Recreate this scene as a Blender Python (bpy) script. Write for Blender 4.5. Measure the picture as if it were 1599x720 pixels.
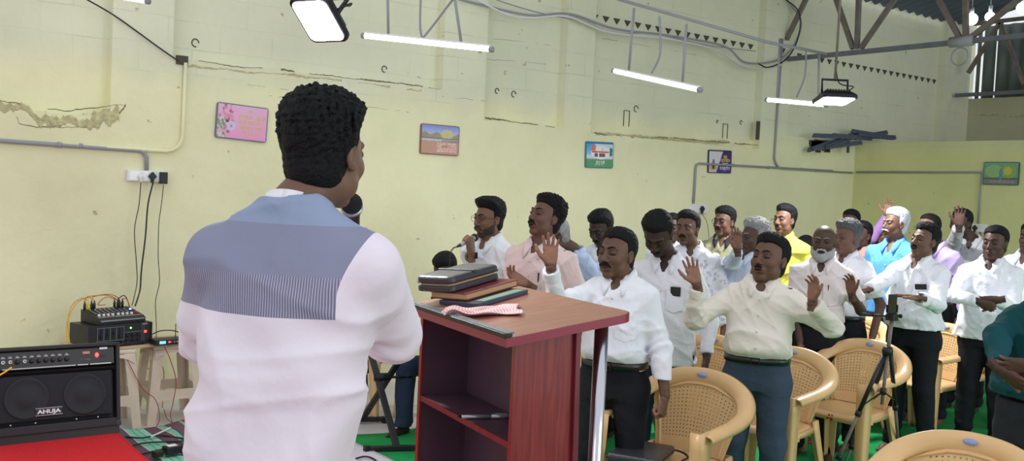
import bpy, bmesh, math, random
import numpy as np
from mathutils import Vector, Matrix
for _o in list(bpy.data.objects): bpy.data.objects.remove(_o)
SC = bpy.context.scene
COL = SC.collection
# ------------------------------------------------------------------ camera
FOC = 1500.0; TH = math.radians(53.9); HC = 1.8
PITCH = math.radians(2.44); ROLL = math.radians(2.7)
_f = np.array([math.cos(TH)*math.cos(PITCH), math.sin(TH)*math.cos(PITCH), -math.sin(PITCH)])
_r0 = np.array([math.sin(TH), -math.cos(TH), 0.0]); _u0 = np.cross(_r0, _f)
_r = _r0*math.cos(ROLL)+_u0*math.sin(ROLL); _u = -_r0*math.sin(ROLL)+_u0*math.cos(ROLL)
cam_d = bpy.data.cameras.new('camera'); cam = bpy.data.objects.new('camera', cam_d); COL.objects.link(cam)
cam_d.sensor_width = 36.0; cam_d.lens = FOC/1599*36.0; cam_d.clip_start = .05; cam_d.clip_end = 200
cam.matrix_world = Matrix(((_r[0], _u[0], -_f[0], 0), (_r[1], _u[1], -_f[1], 0), (_r[2], _u[2], -_f[2], HC), (0, 0, 0, 1)))
SC.camera = cam
# ------------------------------------------------------------------ colour management
SC.view_settings.view_transform = 'Standard'; SC.view_settings.look = 'None'
SC.view_settings.gamma = 1.0; SC.view_settings.use_curve_mapping = False
SC.view_settings.exposure = 0.0
# ------------------------------------------------------------------ world: bright overcast daylight
W = bpy.data.worlds.new('world'); SC.world = W; W.use_nodes = True
_bg = W.node_tree.nodes['Background']; _bg.inputs[0].default_value = (.93, .97, 1.0, 1); _bg.inputs[1].default_value = .92
# daylight from the open doors right of the speaker, plus a weak unseen rear light
def area(name, loc, target, sx, sy, power, col=(1, 1, 1)):
    l = bpy.data.lights.new(name, 'AREA'); l.shape = 'RECTANGLE'; l.size = sx; l.size_y = sy; l.energy = power; l.color = col
    o = bpy.data.objects.new(name, l); COL.objects.link(o); o.location = loc
    d = Vector(target)-Vector(loc); o.rotation_euler = d.to_track_quat('-Z', 'Y').to_euler(); return o
area('daylight_door_side', (6.5, -4.6, 2.6), (6.0, 4, 1.2), 6.0, 3.0, 175, (.96, .98, 1.0))
area('rear_area_light', (-3.5, -1.5, 2.2), (2.5, 5, 1.5), 3.0, 2.6, 25, (1.0, .98, .96))

# ------------------------------------------------------------------ placing helpers (pixels of the photo -> points in the room)
def ray(px, py): return _f+_r*(px-799.5)/FOC-_u*(py-360)/FOC
def at(px, py, depth):                      # point seen at px,py at that camera depth
    d = ray(px, py); p = d*depth; return Vector((p[0], p[1], p[2]+HC))
def on_z(px, py, z):
    d = ray(px, py); t = (z-HC)/d[2]; return Vector((d[0]*t, d[1]*t, z))
WY = 7.6
def on_wall(px, py, y=WY):
    d = ray(px, py); t = y/d[1]; return Vector((d[0]*t, y, HC+d[2]*t))
def on_x(px, py, x):
    d = ray(px, py); t = x/d[0]; return Vector((x, d[1]*t, HC+d[2]*t))
VIEW = Vector((math.cos(TH), math.sin(TH), 0)); RIGHT = Vector((math.sin(TH), -math.cos(TH), 0)); UP = Vector((0, 0, 1))
def hor(px): return 259+.047*px
def ground(px, depth, z=0):
    p = at(px, hor(px), depth); return Vector((p.x, p.y, z))

# ------------------------------------------------------------------ object helpers
def tag(o, label=None, cat=None, group=None, kind=None):
    if label: o['label'] = label
    if cat: o['category'] = cat
    if group: o['group'] = group
    if kind: o['kind'] = kind
    return o
def thing(name, label, cat, loc=(0, 0, 0), rz=0, group=None, rot=None):
    o = bpy.data.objects.new(name, None); COL.objects.link(o); o.empty_display_size = .1
    o.location = loc; o.rotation_euler = rot if rot else (0, 0, rz)
    return tag(o, label, cat, group)
def link(name, me, mat=None, parent=None, loc=None, rz=None, smooth=False):
    o = bpy.data.objects.new(name, me); COL.objects.link(o)
    if mat is not None and len(me.materials) == 0: me.materials.append(mat)
    if parent is not None: o.parent = parent
    if loc is not None: o.location = loc
    if rz is not None: o.rotation_euler = (0, 0, rz)
    if smooth: me.polygons.foreach_set('use_smooth', [True]*len(me.polygons)); me.update()
    return o
def bevel(o, w=.004, seg=2):
    m = o.modifiers.new('bevel', 'BEVEL'); m.width = w; m.segments = seg; m.limit_method = 'ANGLE'; m.angle_limit = .7; return o
def copy_tree(o, parent=None):
    c = o.copy(); COL.objects.link(c); c.parent = parent
    for ch in list(o.children): copy_tree(ch, c)
    return c
class MB:
    def __init__(s): s.v = []; s.f = []; s.sm = []; s.T = None
    def add(s, vs, fs, smooth=False):
        n = len(s.v)
        for p in vs:
            p = Vector(p)
            s.v.append(tuple(s.T @ p) if s.T is not None else tuple(p))
        for f in fs: s.f.append([i+n for i in f]); s.sm.append(smooth)
        return s
    def box(s, lo, hi):
        x0, y0, z0 = lo; x1, y1, z1 = hi
        return s.add([(x0, y0, z0), (x1, y0, z0), (x1, y1, z0), (x0, y1, z0), (x0, y0, z1), (x1, y0, z1), (x1, y1, z1), (x0, y1, z1)],
                     [(0, 3, 2, 1), (4, 5, 6, 7), (0, 1, 5, 4), (1, 2, 6, 5), (2, 3, 7, 6), (3, 0, 4, 7)])
    def bar(s, a, b, w, h, up=(0, 0, 1)):
        a = Vector(a); b = Vector(b); d = (b-a).normalized(); u = Vector(up)
        if abs(d.dot(u)) > .98: u = Vector((1, 0, 0))
        x = d.cross(u).normalized(); y = x.cross(d)
        vs = []
        for p in (a, b):
            for sx, sy in ((-1, -1), (1, -1), (1, 1), (-1, 1)): vs.append(p+x*sx*w/2+y*sy*h/2)
        return s.add(vs, [(0, 3, 2, 1), (4, 5, 6, 7), (0, 1, 5, 4), (1, 2, 6, 5), (2, 3, 7, 6), (3, 0, 4, 7)])
    def tube(s, pts, r, n=8, closed=False, flat=None):
        pts = [Vector(p) for p in pts]; m = len(pts); rr = r if hasattr(r, '__len__') else [r]*m
        vs = []; prev = None
        for i, p in enumerate(pts):
            if closed: d = pts[(i+1) % m]-pts[i-1]
            else: d = pts[min(i+1, m-1)]-pts[max(i-1, 0)]
            d.normalize()
            if prev is None:
                u = Vector((0, 0, 1)) if abs(d.z) < .9 else Vector((1, 0, 0)); x = d.cross(u).normalized()
            else: x = (prev-d*prev.dot(d)).normalized()
            prev = x; y = d.cross(x)
            for k in range(n):
                a = 2*math.pi*k/n; vs.append(p+(x*math.cos(a)+y*math.sin(a))*rr[i])
        fs = []
        for i in range(m if closed else m-1):
            j = (i+1) % m
            for k in range(n): l = (k+1) % n; fs.append((i*n+k, i*n+l, j*n+l, j*n+k))
        if not closed: fs.append(tuple(reversed(range(n)))); fs.append(tuple((m-1)*n+k for k in range(n)))
        return s.add(vs, fs, n > 5)
    def lathe(s, prof, n=24, o=(0, 0, 0), axis=(0, 0, 1), xs=1, ys=1):
        ax = Vector(axis).normalized(); u = Vector((1, 0, 0)) if abs(ax.x) < .9 else Vector((0, 1, 0))
        x = (u-ax*u.dot(ax)).normalized(); y = ax.cross(x); o = Vector(o); vs = []
        for r, z in prof:
            for k in range(n): a = 2*math.pi*k/n; vs.append(o+ax*z+x*math.cos(a)*r*xs+y*math.sin(a)*r*ys)
        fs = []
        for i in range(len(prof)-1):
            for k in range(n): l = (k+1) % n; fs.append((i*n+k, i*n+l, (i+1)*n+l, (i+1)*n+k))
        if prof[0][0] > 1e-6: fs.append(tuple(reversed(range(n))))
        if prof[-1][0] > 1e-6: fs.append(tuple((len(prof)-1)*n+k for k in range(n)))
        return s.add(vs, fs, True)
    def ball(s, c, r, n=16):
        c = Vector(c); r = r if hasattr(r, '__len__') else (r, r, r)
        m = n//2; vs = [c+Vector((0, 0, -r[2]))]
        for i in range(1, m):
            t = math.pi*i/m-math.pi/2
            for k in range(n): a = 2*math.pi*k/n; vs.append(c+Vector((math.cos(t)*math.cos(a)*r[0], math.cos(t)*math.sin(a)*r[1], math.sin(t)*r[2])))
        vs.append(c+Vector((0, 0, r[2]))); fs = []
        for k in range(n): l = (k+1) % n; fs.append((0, 1+l, 1+k)); fs.append((len(vs)-1, 1+(m-2)*n+k, 1+(m-2)*n+l))
        for i in range(m-2):
            for k in range(n): l = (k+1) % n; fs.append((1+i*n+k, 1+i*n+l, 1+(i+1)*n+l, 1+(i+1)*n+k))
        return s.add(vs, fs, True)
    def prism(s, poly, a, b):               # poly of Vector, extruded from offset a to offset b (Vectors)
        n = len(poly); a = Vector(a); b = Vector(b)
        vs = [Vector(p)+a for p in poly]+[Vector(p)+b for p in poly]
        return s.add(vs, [tuple(reversed(range(n))), tuple(range(n, 2*n))]+[(i, (i+1) % n, n+(i+1) % n, n+i) for i in range(n)])
    def surf(s, P, th=0, skip=None, smooth=True, closed_u=False):  # P[i][j] grid; th = thickness along the normal
        P = np.array([[tuple(q) for q in row] for row in P]); a, b = P.shape[:2]
        du = np.gradient(P, axis=0); dv = np.gradient(P, axis=1); N = np.cross(du, dv); N /= np.linalg.norm(N, axis=2, keepdims=True)+1e-12
        idx = lambda i, j: i*b+j
        if th == 0:
            fs = [(idx(i, j), idx(i+1, j), idx(i+1, j+1), idx(i, j+1)) for i in range(a-1) for j in range(b-1) if not (skip and skip(i, j))]
            return s.add(P.reshape(-1, 3), fs, smooth)
        A = P+N*th/2; B = P-N*th/2; vs = list(A.reshape(-1, 3))+list(B.reshape(-1, 3)); n = a*b; fs = []
        keep = [[not (skip and skip(i, j)) for j in range(b-1)] for i in range(a-1)]
        for i in range(a-1):
            for j in range(b-1):
                if not keep[i][j]: continue
                q = (idx(i, j), idx(i+1, j), idx(i+1, j+1), idx(i, j+1)); fs.append(q); fs.append(tuple(n+k for k in reversed(q)))
                for (di, dj, e) in ((-1, 0, (0, 3)), (1, 0, (2, 1)), (0, -1, (1, 0)), (0, 1, (3, 2))):
                    ii, jj = i+di, j+dj
                    if ii < 0 or jj < 0 or ii >= a-1 or jj >= b-1 or not keep[ii][jj]: fs.append((q[e[0]], q[e[1]], n+q[e[1]], n+q[e[0]]))
        return s.add(vs, fs, smooth)
    def mesh(s, name='m'):
        me = bpy.data.meshes.new(name); me.from_pydata(s.v, [], s.f); me.polygons.foreach_set('use_smooth', s.sm)
        me.validate(); bm = bmesh.new(); bm.from_mesh(me); bmesh.ops.recalc_face_normals(bm, faces=bm.faces); bm.to_mesh(me); bm.free(); me.update(); return me
    def build(s, name, mat, parent=None, bev=0, loc=None, rz=None):
        o = link(name, s.mesh(name), mat, parent, loc, rz)
        if bev: bevel(o, bev)
        return o
def T(loc=(0, 0, 0), rz=0, rx=0, ry=0): return Matrix.Translation(loc) @ Matrix.Rotation(rz, 4, 'Z') @ Matrix.Rotation(ry, 4, 'Y') @ Matrix.Rotation(rx, 4, 'X')
def sweep(ctrl, n=8):                       # Catmull-Rom through control points
    P = [Vector(p) for p in ctrl]; P = [P[0]*2-P[1]]+P+[P[-1]*2-P[-2]]; out = []
    for i in range(1, len(P)-2):
        for k in range(n):
            t = k/n; a, b, c, d = P[i-1:i+3]
            out.append(.5*((2*b)+(c-a)*t+(2*a-5*b+4*c-d)*t*t+(-a+3*b-3*c+d)*t**3))
    out.append(P[-2]); return out

# ------------------------------------------------------------------ materials
def srgb(r, g, b):
    f = lambda c: (c/255/12.92) if c/255 <= .04045 else ((c/255+.055)/1.055)**2.4
    return (f(r), f(g), f(b), 1)
def M(name, col, rough=.6, metal=0, bump=0, bscale=60, var=0, vscale=4, emit=None, estr=0, spec=.5, attr=None, stretch=None, coat=0):
    m = bpy.data.materials.new(name); m.use_nodes = True; nt = m.node_tree; N = nt.nodes; L = nt.links; b = N['Principled BSDF']
    b.inputs['Base Color'].default_value = col; b.inputs['Roughness'].default_value = rough; b.inputs['Metallic'].default_value = metal
    b.inputs['Specular IOR Level'].default_value = spec
    if coat: b.inputs['Coat Weight'].default_value = coat; b.inputs['Coat Roughness'].default_value = .15
    tc = N.new('ShaderNodeTexCoord'); src = tc.outputs['Object']
    if stretch:
        mp = N.new('ShaderNodeMapping'); mp.inputs['Scale'].default_value = stretch; L.new(src, mp.inputs[0]); src = mp.outputs[0]
    cs = None
    if attr:
        a = N.new('ShaderNodeAttribute'); a.attribute_name = attr; cs = a.outputs['Color']; L.new(cs, b.inputs['Base Color'])
    if var:
        nz = N.new('ShaderNodeTexNoise'); nz.inputs['Scale'].default_value = vscale; nz.inputs['Detail'].default_value = 5; L.new(src, nz.inputs['Vector'])
        mr = N.new('ShaderNodeMapRange'); mr.inputs['From Min'].default_value = .3; mr.inputs['From Max'].default_value = .7
        mr.inputs['To Min'].default_value = 1-var; mr.inputs['To Max'].default_value = 1+var*.5; L.new(nz.outputs[0], mr.inputs[0])
        mx = N.new('ShaderNodeVectorMath'); mx.operation = 'SCALE'; L.new(mr.outputs[0], mx.inputs['Scale'])
        if cs is not None: L.new(cs, mx.inputs[0])
        else: mx.inputs[0].default_value = col[:3]
        L.new(mx.outputs[0], b.inputs['Base Color'])
    if bump:
        nb = N.new('ShaderNodeTexNoise'); nb.inputs['Scale'].default_value = bscale; nb.inputs['Detail'].default_value = 3; L.new(src, nb.inputs['Vector'])
        bp = N.new('ShaderNodeBump'); bp.inputs['Strength'].default_value = bump; bp.inputs['Distance'].default_value = .01; L.new(nb.outputs[0], bp.inputs['Height']); L.new(bp.outputs[0], b.inputs['Normal'])
    if emit: b.inputs['Emission Color'].default_value = emit; b.inputs['Emission Strength'].default_value = estr
    return m
def wall_mat(name, c_lo, c_hi, zsplit=2.55, axis='XZ', mortar=True):
    m = bpy.data.materials.new(name); m.use_nodes = True; nt = m.node_tree; N = nt.nodes; L = nt.links; b = N['Principled BSDF']; b.inputs['Roughness'].default_value = .75
    geo = N.new('ShaderNodeNewGeometry'); sep = N.new('ShaderNodeSeparateXYZ'); L.new(geo.outputs['Position'], sep.inputs[0])
    def mr(src, a, bb, c, d):
        r = N.new('ShaderNodeMapRange'); r.inputs['From Min'].default_value = a; r.inputs['From Max'].default_value = bb; r.inputs['To Min'].default_value = c; r.inputs['To Max'].default_value = d; L.new(src, r.inputs[0]); return r.outputs[0]
    def noise(s, det=4, rough=.5, src=None):
        n = N.new('ShaderNodeTexNoise'); n.inputs['Scale'].default_value = s; n.inputs['Detail'].default_value = det; n.inputs['Roughness'].default_value = rough; L.new(src or geo.outputs['Position'], n.inputs['Vector']); return n.outputs[0]
    def math_(op, a, bb):
        n = N.new('ShaderNodeMath'); n.operation = op
        for i, x in enumerate((a, bb)):
            if isinstance(x, (int, float)): n.inputs[i].default_value = x
            else: L.new(x, n.inputs[i])
        return n.outputs[0]
    def mix(f, a, bb):
        n = N.new('ShaderNodeMix'); n.data_type = 'RGBA'; L.new(f, n.inputs[0])
        for i, x in ((6, a), (7, bb)):
            if isinstance(x, tuple): n.inputs[i].default_value = x
            else: L.new(x, n.inputs[i])
        return n.outputs[2]
    zf = mr(math_('ADD', sep.outputs[2], math_('MULTIPLY', noise(1.5), .4)), zsplit+.1, zsplit+.35, 0, 1)
    col = mix(zf, c_lo, c_hi)
    var = mr(noise(.9, 7, .65), .3, .7, 0, .85); dull = tuple(x*y for x, y in zip(c_lo[:3], (.84, .84, .80)))+(1,)
    col = mix(var, col, mix(zf, dull, tuple(x*.86 for x in c_hi[:3])+(1,)))
    spots = mr(noise(9, 3, .5), .73, .76, 0, .55); col = mix(spots, col, srgb(120, 112, 80))
    # blockwork seams
    cx = N.new('ShaderNodeCombineXYZ'); L.new(sep.outputs[0 if axis == 'XZ' else 1], cx.inputs[0]); L.new(sep.outputs[2], cx.inputs[1])
    wv = N.new('ShaderNodeVectorMath'); wv.operation = 'ADD'
    dn = N.new('ShaderNodeTexNoise'); dn.inputs['Scale'].default_value = 4; L.new(geo.outputs['Position'], dn.inputs['Vector'])
    ds = N.new('ShaderNodeVectorMath'); ds.operation = 'SCALE'; ds.inputs['Scale'].default_value = .02; L.new(dn.outputs['Color'], ds.inputs[0]); L.new(cx.outputs[0], wv.inputs[0]); L.new(ds.outputs[0], wv.inputs[1])
    br = N.new('ShaderNodeTexBrick'); br.inputs['Scale'].default_value = 1; br.inputs['Brick Width'].default_value = .44; br.inputs['Row Height'].default_value = .215; br.inputs['Mortar Size'].default_value = .006
    br.inputs['Mortar Smooth'].default_value = .3; L.new(wv.outputs[0], br.inputs['Vector'])
    seam = math_('MULTIPLY', br.outputs['Fac'], zf if mortar else .8)
    seamc = math_('MULTIPLY', seam, mr(noise(2.2, 3), .48, .68, 0, .22)); col = mix(seamc, col, srgb(140, 135, 100))
    L.new(col, b.inputs['Base Color'])
    h = math_('ADD', math_('MULTIPLY', noise(2.2, 5, .55), .05), math_('MULTIPLY', noise(25, 4, .6), .004))
    h = math_('SUBTRACT', h, math_('MULTIPLY', seam, .0022))
    bp = N.new('ShaderNodeBump'); bp.inputs['Strength'].default_value = .6; bp.inputs['Distance'].default_value = 1.0; L.new(h, bp.inputs['Height']); L.new(bp.outputs[0], b.inputs['Normal'])
    return m
def wood(name, c1, c2, scale=(3, 3, 3), rough=.35, coat=.2):
    m = bpy.data.materials.new(name); m.use_nodes = True; N = m.node_tree.nodes; L = m.node_tree.links; b = N['Principled BSDF']
    tc = N.new('ShaderNodeTexCoord'); mp = N.new('ShaderNodeMapping'); mp.inputs['Scale'].default_value = scale; L.new(tc.outputs['Object'], mp.inputs[0])
    nz = N.new('ShaderNodeTexNoise'); nz.inputs['Scale'].default_value = 4; nz.inputs['Detail'].default_value = 8; nz.inputs['Distortion'].default_value = .6; L.new(mp.outputs[0], nz.inputs['Vector'])
    cr = N.new('ShaderNodeValToRGB'); cr.color_ramp.elements[0].position = .35; cr.color_ramp.elements[0].color = c1; cr.color_ramp.elements[1].position = .68; cr.color_ramp.elements[1].color = c2
    L.new(nz.outputs[0], cr.inputs[0]); L.new(cr.outputs[0], b.inputs['Base Color']); b.inputs['Roughness'].default_value = rough; b.inputs['Coat Weight'].default_value = coat
    return m
MT = dict(
    black=M('black_plastic', srgb(24, 24, 27), .45, bump=.1, bscale=200), tolex=M('black_vinyl', srgb(28, 30, 36), .55, bump=.5, bscale=350),
    dark=M('dark_metal', srgb(40, 40, 46), .4, .6), steel=M('steel', srgb(200, 200, 210), .18, 1.0), grey=M('grey_conduit', srgb(150, 152, 160), .5),
    white=M('white_plastic', srgb(232, 232, 235), .4), tan=M('tan_plastic', srgb(226, 186, 134), .33, var=.06, vscale=9, bump=.05, bscale=90),
    cream=M('cream_plastic', srgb(218, 200, 180), .45, var=.1, vscale=9), red_led=M('red_led', (1, .05, .05, 1), .4, emit=(1, .03, .03, 1), estr=6),
    green_led=M('green_led', (.4, 1, .3, 1), .4, emit=(.5, 1, .3, 1), estr=3), blue_led=M('blue_led', (.3, .4, 1, 1), .4, emit=(.25, .4, 1, 1), estr=6),
    wire_b=M('black_wire', srgb(30, 30, 32), .5), wire_y=M('yellow_wire', srgb(215, 165, 50), .5), wire_o=M('orange_wire', srgb(205, 125, 60), .5), wire_w=M('white_wire', srgb(225, 222, 225), .5), wire_r=M('red_wire', srgb(150, 45, 50), .5),
    tube=M('tube_glow', (1, 1, 1, 1), .4, emit=(.97, .98, 1, 1), estr=9), flood=M('flood_glow', (1, 1, 1, 1), .4, emit=(.95, .98, 1, 1), estr=14),
    rust=M('rusty_steel', srgb(124, 115, 108), .7, .1, var=.25, vscale=12), bluesteel=M('painted_steel', srgb(112, 116, 128), .55, .3, var=.15, vscale=8), scrap=M('scrap_steel', srgb(92, 100, 118), .6, .4, var=.2, vscale=20),
    red_carpet=M('red_carpet', srgb(214, 10, 28), .95, bump=1.0, bscale=260, var=.18, vscale=90), green_carpet=M('green_carpet', srgb(10, 160, 82), .95, bump=.7, bscale=200, var=.22, vscale=5),
    floor=M('floor_tile', srgb(206, 204, 206), .4, var=.12, vscale=2.0), wine=wood('wine_laminate', srgb(92, 24, 38), srgb(120, 38, 48), (14, 14, 1.2), .35),
    winered=wood('red_laminate', srgb(112, 26, 34), srgb(142, 50, 50), (16, 16, 1.0), .32), top=wood('top_laminate', srgb(140, 84, 70), srgb(166, 108, 88), (1.5, 12, 5), .32, .3), edge=M('edge_band', srgb(138, 42, 62), .35), plum=M('plum_laminate', srgb(82, 56, 72), .5, var=.15, vscale=6),
    leather=M('black_leather', srgb(50, 50, 58), .38, bump=.25, bscale=120, coat=.3), glove=M('maroon_book', srgb(110, 32, 36), .5), pages=M('page_edges', srgb(196, 160, 120), .8, bump=.3, bscale=300, stretch=(1, 1, 30)),
    glass=M('dark_glass', srgb(60, 72, 90), .12), silver=M('silver_paint', srgb(175, 178, 184), .35, .6), yellow=M('yellow_plastic', srgb(240, 205, 20), .4), blue=M('blue_plastic', srgb(40, 70, 170), .4),
    plaster=M('exposed_mortar', srgb(200, 194, 150), .95, bump=1, bscale=60, var=.3, vscale=25), hole=M('dark_hole', srgb(78, 74, 62), .95), crack=M('crack_brown', srgb(132, 126, 98), .95, var=.4, vscale=30), marker=M('red_marker', srgb(150, 40, 30), .6),
    board=M('plywood', srgb(206, 178, 140), .6, var=.12, vscale=5, stretch=(2, 14, 2)), cloth_w=M('white_sheet', srgb(216, 206, 222), .85, bump=.4, bscale=30),
)
# ================================================================== ROOM
WALL = wall_mat('yellow_wall_paint', srgb(242, 240, 200), srgb(226, 227, 200))
ENDW = wall_mat('end_wall_paint', srgb(222, 223, 164), srgb(214, 215, 172), axis='YZ')
def struct(mb, name, mat, bev=0, parent=None):
    o = mb.build(name, mat, parent, bev)
    if parent is None: o['kind'] = 'structure'
    return o
XW = lambda px, py=150: on_wall(px, py).x
ZT = 6.2; XE = 13.75; REL = .11
xs = dict(a=XW(173), b=XW(268), c=XW(690), d=XW(757), e=XW(882), f=XW(925), g=XW(1190), h=XW(1232), i=XW(1475, 120))
m = MB(); m.box((-4, WY+REL, 0), (XE+.3, WY+REL+.2, ZT))
for x0, x1, z in ((-4, xs['a'], 2.2), (xs['b'], xs['c'], 2.69), (xs['d'], xs['e'], 2.45), (xs['f'], xs['g'], 2.42), (xs['h'], xs['i'], 2.62)): m.box((x0, WY, 0), (x1, WY+REL+.01, z))
for x0, x1 in ((xs['a'], xs['b']), (xs['c'], xs['d']), (xs['e'], xs['f']), (xs['g'], xs['h']), (xs['i'], XE)): m.box((x0, WY, 0), (x1, WY+REL+.01, ZT))
wall = struct(m, 'wall_left', WALL)
# crumbled plaster and dark cracks along the ledges: irregular strips standing a little proud of the wall
rnd = random.Random(5)
def crumble(mb, pts, w0, w1, d=.004, step=.012, gap=0.0):
    P = []
    for a, b in zip(pts, pts[1:]):
        a = Vector(a); b = Vector(b); n = max(2, int((b-a).length/step))
        for k in range(n): P.append(a.lerp(b, k/n))
    P.append(Vector(pts[-1])); rows = []; up = dn = (w0+w1)/2; j = 0; skip = 0; ph = rnd.uniform(0, 9)
    for i, p in enumerate(P):
        m = .5+.5*math.sin(i*.13+ph)*math.sin(i*.047+ph*2)
        up = .5*up+.5*(w0+(w1-w0)*m*rnd.uniform(.2, 1.4)); dn = .5*dn+.5*(w0+(w1-w0)*m*rnd.uniform(.2, 1.4)); j = .86*j+rnd.uniform(-1, 1)*max(.0035, w0)
        if gap and skip == 0 and rnd.random() < gap*.05: skip = rnd.randint(4, 14)
        if skip > 0:
            skip -= 1
            if len(rows) > 2: mb.surf(rows, 0, smooth=False)
            rows = []; continue
        rows.append([p+Vector((0, .003, up+j)), p+Vector((0, -d*rnd.uniform(.2, 1), up*.5+j)), p+Vector((0, -d*rnd.uniform(.2, 1), -dn*.5+j)), p+Vector((0, .003, -dn+j))])
    if len(rows) > 2: mb.surf(rows, 0, smooth=False)
def wpt(px, py, dy=0): p = on_wall(px, py, WY+dy); return p
dark = MB(); pl = MB()
crumble(dark, [wpt(288, 93), wpt(360, 103), wpt(520, 118), wpt(687, 139)], .0015, .010, gap=.6)
crumble(dark, [wpt(757, 184), wpt(800, 190), wpt(866, 199)], .002, .010, gap=.4)
crumble(dark, [wpt(928, 208), wpt(985, 214), wpt(1060, 217), wpt(1183, 227)], .002, .014, gap=.5)
crumble(pl, [wpt(930, 209), wpt(1000, 213), wpt(1060, 219), wpt(1140, 222)], .004, .026, .003)
crumble(pl, [wpt(290, 103), wpt(420, 114), wpt(520, 124), wpt(690, 146)], .003, .022, .002, gap=.8)
crumble(pl, [wpt(-30, 164), wpt(0, 166), wpt(50, 182), wpt(110, 187), wpt(155, 188), wpt(186, 178)], .02, .085, .006)
crumble(dark, [wpt(0, 157), wpt(40, 164), wpt(100, 172), wpt(180, 164), wpt(197, 166)], .0015, .006, gap=1)
crumble(dark, [wpt(186, 178), wpt(196, 164)], .006, .02)
crumble(dark, [wpt(26, 182), wpt(30, 194), wpt(60, 198), wpt(155, 200)], .002, .006)
for a, b in (((758, 92), (865, 100)), ((690, 150), (757, 158)), ((770, 60), (860, 70)), ((940, 60), (1100, 88)), ((560, 166), (640, 176)), ((370, 130), (450, 140)), ((420, 150), (480, 156))):
    crumble(dark, [wpt(*a, dy=REL if a[1] < 110 and a[0] > 757 else 0), wpt(*b, dy=REL if a[1] < 110 and a[0] > 757 else 0)], .0006, .0035, .003, gap=1.2)
o = pl.build('crumbled_plaster', MT['plaster'], wall); o['kind'] = 'structure'
hl = MB()
for px, py, r in ((305, 67, .028), (600, 108, .025), (802, 147, .026), (776, 142, .022), (993, 170, .03), (1157, 191, .02), (1120, 190, .015)):
    p = wpt(px, py, REL); hl.tube([p+Vector((math.cos(q*.5)*r, -.002, math.sin(q*.5)*r*1.1)) for q in range(11)], .005, 5)
for px, py in ((978, 183), (1132, 203)):     # rectangular bracket marks
    p = wpt(px, py, REL)
    for a, b in (((-.04, .07), (.04, .07)), ((-.04, .07), (-.04, -.1)), ((.04, .07), (.04, -.1))): hl.bar(p+Vector((a[0], -.003, a[1])), p+Vector((b[0], -.003, b[1])), .008, .006)
hl.box(tuple(wpt(1183, 205)+Vector((-.02, -.006, -.1))), tuple(wpt(1183, 205)+Vector((.03, .01, .12))))
hl.box(tuple(wpt(283, 93)+Vector((-.04, -.012, -.04))), tuple(wpt(283, 93)+Vector((.05, .01, .03))))
# row of triangular gaps left by a corrugated sheet
z = 3.63
for k in range(46):
    x = 6.25+k*.153
    if xs['g']-.1 < x < 10.4 and k % 3: continue
    if x > 13.0: break
    yy = WY+REL if not (xs['g'] < x < xs['h']) else WY
    hl.prism([Vector((x-.045, yy, z+.03)), Vector((x+.045, yy, z+.03)), Vector((x, yy, z-.03))], (0, -.012, 0), (0, .01, 0))
o = hl.build('wall_holes', MT['hole'], wall); o['kind'] = 'structure'
o = dark.build('wall_cracks', MT['crack'], wall); o['kind'] = 'structure'
# partition wall at the far end, and the wall behind it
XP = 11.05; ZP = 2.63
m = MB(); m.box((XP, -3.5, 0), (XP+.2, WY+.05, ZP)); struct(m, 'wall_end', ENDW, .01)
m = MB(); m.box((XE, -3.5, 0), (XE+.2, WY+.05, 3.45)); struct(m, 'wall_far', wall_mat('far_wall_paint', srgb(196, 197, 158), srgb(190, 190, 160), axis='YZ'), .01)
pe = MB(); y = WY
pts = [Vector((XE-.005, y, 3.38)), Vector((XE-.005, y-1, 3.1)), Vector((XE-.005, y-2, 3.0))]
for a in range(9): pe.box((XE-.02, WY-.15-a*.42-.3, 3.2-.03*a), (XE+.01, WY-.15-a*.42, 3.22-.03*a))
o = pe.build('mortar_line', MT['plaster']); o['kind'] = 'structure'; o.name = 'trim_1'
# corrugated sheet wall above, with daylight strips between the sheets
def corr(p0, udir, length, vdir, height, amp=.03, pitch=.16, ndir=None, n=8):
    u = Vector(udir).normalized(); v = Vector(vdir).normalized(); nn = u.cross(v) if ndir is None else Vector(ndir); N_ = int(length/pitch*n); rows = []
    for i in range(N_+1):
        s = i*pitch/n; o_ = amp*math.sin(2*math.pi*i/n); rows.append([Vector(p0)+u*s+nn*o_+v*(height*j/2) for j in range(3)])
    return rows
sheet = M('corrugated_sheet', srgb(104, 116, 112), .55, .35, var=.15, vscale=3)
m = MB()
for y0_, ln_ in ((WY-.06, .075), (WY-.155, .18), (WY-.355, 7.0)): m.surf(corr((XE+.05, y0_, 3.45), (0, -1, 0), ln_, (0, 0, 1), 1.05, .02, .18), .004)
o = struct(m, 'wall_sheet', sheet)
roofm = M('roof_sheet', srgb(112, 124, 150), .55, .3, var=.12, vscale=3)
m = MB(); sl = math.tan(math.radians(13)); L_ = 8.2/math.cos(math.radians(13))
m.surf(corr((5.5, WY+.05, 4.5), (1, 0, 0), 8.1, (0, -1, sl), L_, .03, .2), .004); struct(m, 'ceiling', roofm)
# floor
m = MB(); m.box((-4, -4, -.1), (15, 8, 0)); struct(m, 'floor', MT['floor'])
m = MB(); nx, ny = 70, 50; x0, x1, y0, y1 = 2.65, 10.9, -2.5, 6.1; rows = []
for i in range(nx):
    row = []
    for j in range(ny):
        x = x0+(x1-x0)*i/(nx-1); yy = y0+(y1-y0)*j/(ny-1)
        if j == ny-1: yy += .05*math.sin(x*3.1)+.03*math.sin(x*7)
        row.append((x, yy, .008+.004*math.sin(x*2.3+yy)*math.sin(yy*1.9)))
    rows.append(row)
m.surf(rows, .006); tag(m.build('green_carpet', MT['green_carpet']), 'bright green carpet spread over the floor under the audience chairs', 'carpet')
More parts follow.
